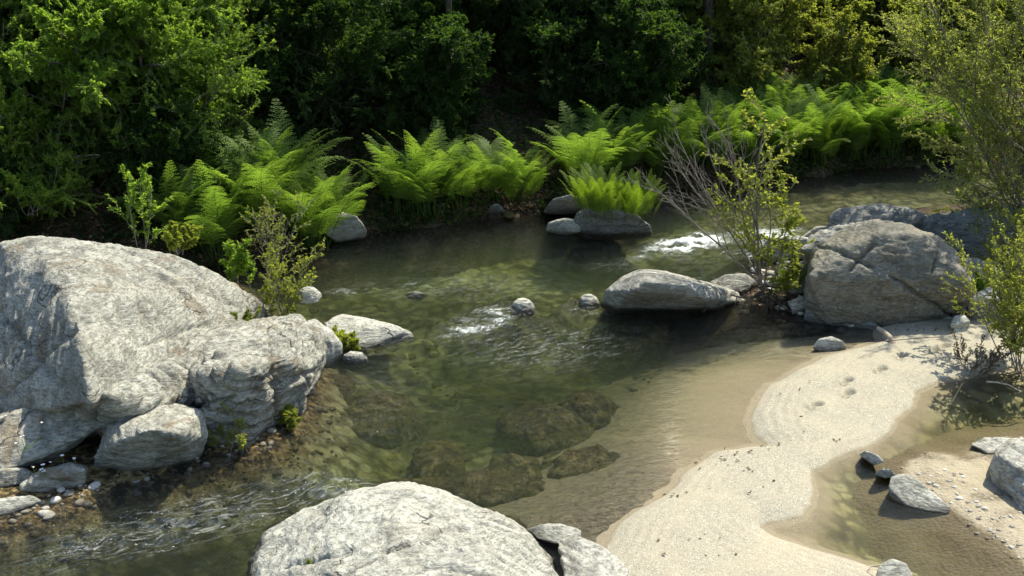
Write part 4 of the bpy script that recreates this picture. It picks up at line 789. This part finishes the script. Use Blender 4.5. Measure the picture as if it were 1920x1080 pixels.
# gravel: small stones, one mass
def pebble_mass(name, label, pts, sizes, mat, seed, flat=.6):
    rng = np.random.default_rng(seed); b_ = bmesh.new(); bmesh.ops.create_icosphere(b_, subdivisions=2, radius=1); bv = np.array([v.co[:] for v in b_.verts]); bf = np.array([[v.index for v in f.verts] for f in b_.faces]); b_.free()
    n = len(pts); a = rng.uniform(0, 6.28, n); ca, sa = np.cos(a), np.sin(a); sc_ = np.stack([sizes * rng.uniform(.8, 1.3, n), sizes * rng.uniform(.6, 1., n), sizes * flat * rng.uniform(.6, 1.1, n)], 1)
    W = bv[None] * sc_[:, None, :]; W = W * (1 + .22 * vnoise(bv[None, :, 0] * 1.4 + np.arange(n)[:, None] * 3.7, bv[None, :, 1] * 1.4, bv[None, :, 2] * 1.4)[..., None])
    X_ = W[..., 0] * ca[:, None] - W[..., 1] * sa[:, None]; Y_ = W[..., 0] * sa[:, None] + W[..., 1] * ca[:, None]
    V_ = (np.stack([X_, Y_, W[..., 2]], -1) + np.asarray(pts)[:, None, :]).reshape(-1, 3); F_ = (bf[None] + (np.arange(n) * len(bv))[:, None, None]).reshape(-1, 3)
    link(name, mesh_np(name, V_, F_, mat, True, dict(tint=np.repeat(rng.random(n), len(bv)))), kind='stuff', label=label, category='pebbles')
b = NB('pebble'); r_ = b.attr('tint'); zz = b.z(); c = b.mix(b.ramp(r_, .1, .9), (.26,.23,.17), (.60,.57,.49)); c = b.mix(b.ramp(b.noise(b.pos(), 60, 3), .4, .65, .4, 0), c, (.08,.07,.05))
c = b.mix(b.ramp(zz, .03, .01, 0, .6), c, (.06,.05,.025)); c = b.mix(b.ramp(zz, -.03, -.1), c, (.10,.085,.035)); PEB = b.done(b.bsdf(c, .85, .3))
rng = np.random.default_rng(31)
def scatter(n, x0, x1, y0, y1, smin, smax, test, seed, sink=.3):
    rng = np.random.default_rng(seed); px = rng.uniform(x0, x1, n); py = rng.uniform(y0, y1, n); q = np.array([P(a, c_) for a, c_ in zip(px, py)]); H_, zn, sg_, ss_, sb_, sl2 = terrain(q[:, 0], q[:, 1])
    k = test(q[:, 0], q[:, 1], H_, zn, ss_, sb_, sl2, px, py); sz = smin + (smax - smin) * rng.random(n) ** 4
    return np.stack([q[:, 0], q[:, 1], H_ + sz * sink], 1)[k], sz[k]
pp, sz = scatter(3800, 1600, 1990, 800, 1100, .005, .034, lambda X, Y, h, zn, ss_, sb_, sl2, px, py: (zn == 1) & (h > .0) & (vnoise(X * 1.6, Y * 1.6, X * 0, 5) > -.6 + .8 * np.random.default_rng(4).random(len(X))), 1, .0); pebble_mass('gravel', 'small pale pebbles of the gravel bank at the lower right', pp, sz, PEB, 2)
pp, sz = scatter(1500, -60, 640, 740, 1010, .012, .07, lambda X, Y, h, zn, ss_, sb_, sl2, px, py: (sl2 > -.55) & (sl2 < .4), 3, .1); pebble_mass('shore_pebbles', 'brown and pale stones along the foot of the left boulders', pp, sz, PEB, 4)
pp, sz = scatter(1900, 420, 1500, 470, 1070, .02, .13, lambda X, Y, h, zn, ss_, sb_, sl2, px, py: (zn == 0) & (h < -.33) & (vnoise(X * .9, Y * .9, X * 0 + 4, 5) > -.2), 5, .0); pebble_mass('bed_stones', 'brown stones lying on the river bed under the water', pp, sz, RM['moss'], 6, .32)
pp, sz = scatter(900, 1380, 1860, 430, 640, .02, .10, lambda X, Y, h, zn, ss_, sb_, sl2, px, py: (zn == 3), 7, .2); pebble_mass('rubble', 'loose stones between the right hand boulders', pp, sz, PEB, 8)
pp, sz = scatter(700, 420, 1800, 300, 500, .03, .13, lambda X, Y, h, zn, ss_, sb_, sl2, px, py: (sb_ > -.4) & (sb_ < .35), 9, .1); pebble_mass('bank_stones', 'small dark stones and clods along the shaded far water edge', pp, sz, RM['moss'], 10)
# white wild flowers in the cracks of the left slabs
b = NB('petal_white'); PET = b.done(b.bsdf((.8,.76,.74), .7, .2))
for i, (pts_, lb) in enumerate((([(78,793,.62),(40,820,.56),(30,832,.52),(44,818,.57)], 'few white flowers on the upper crack of the slanting slab'), ([(116,855,.36),(95,867,.33),(80,872,.3),(78,880,.26),(68,893,.2),(62,876,.3),(140,860,.3),(82,884,.25)], 'cluster of small white flowers below the slanting slab'))):
    c0 = P(*pts_[0]); rt = link('wild_flowers', None, label=lb, category='flowers'); rt.location = tuple(c0); sg_ = []; pv = []
    rng = np.random.default_rng(i)
    for q in pts_:
        q = P(*q) - c0; sg_.append((*(q + np.array([.01, .02, -.14])), *q, .003, .002))
        if len(sg_) > 1: sg_.append((*sg_[-2][:3], *sg_[-1][:3], .003, .003))
        for k in range(6):
            a_ = k * 1.047; pv.append((*q, math.cos(a_), math.sin(a_) * .8, .35))
    V_, F_ = tubes(sg_, 4); link('stem', mesh_np('flower_stems', V_, F_, LM['alder'], False, dict(tint=np.full(len(V_), .4))), rt)
    pv = np.array(pv); V_, F_, t = leaves(pv[:, :3], pv[:, 3:] * 3, .022, rng, .9, .5, droop=0); link('blossom', mesh_np('blossoms', V_, F_, PET), rt)

for (px, py, z_, sd_, lb) in ((612,1050,.42,440,'tiny green weed in the long vein of the foreground boulder'), (650,1046,.5,441,'tiniest yellowish weed in the foreground boulder, right of the other'), (455,600,.62,442,'small grassy weed in the cleft between whaleback and rounded pale boulder')):
    q = P(px, py, z_); plant('weed_plant', waterside(sd_, 7, .12 if sd_ != 442 else .2, .6, (0, 0), wcfg | dict(lpn=4), 'yellow', .022, .002), tuple(q - np.array([0, 0, .03])), 0, 1, lb, 'weed')
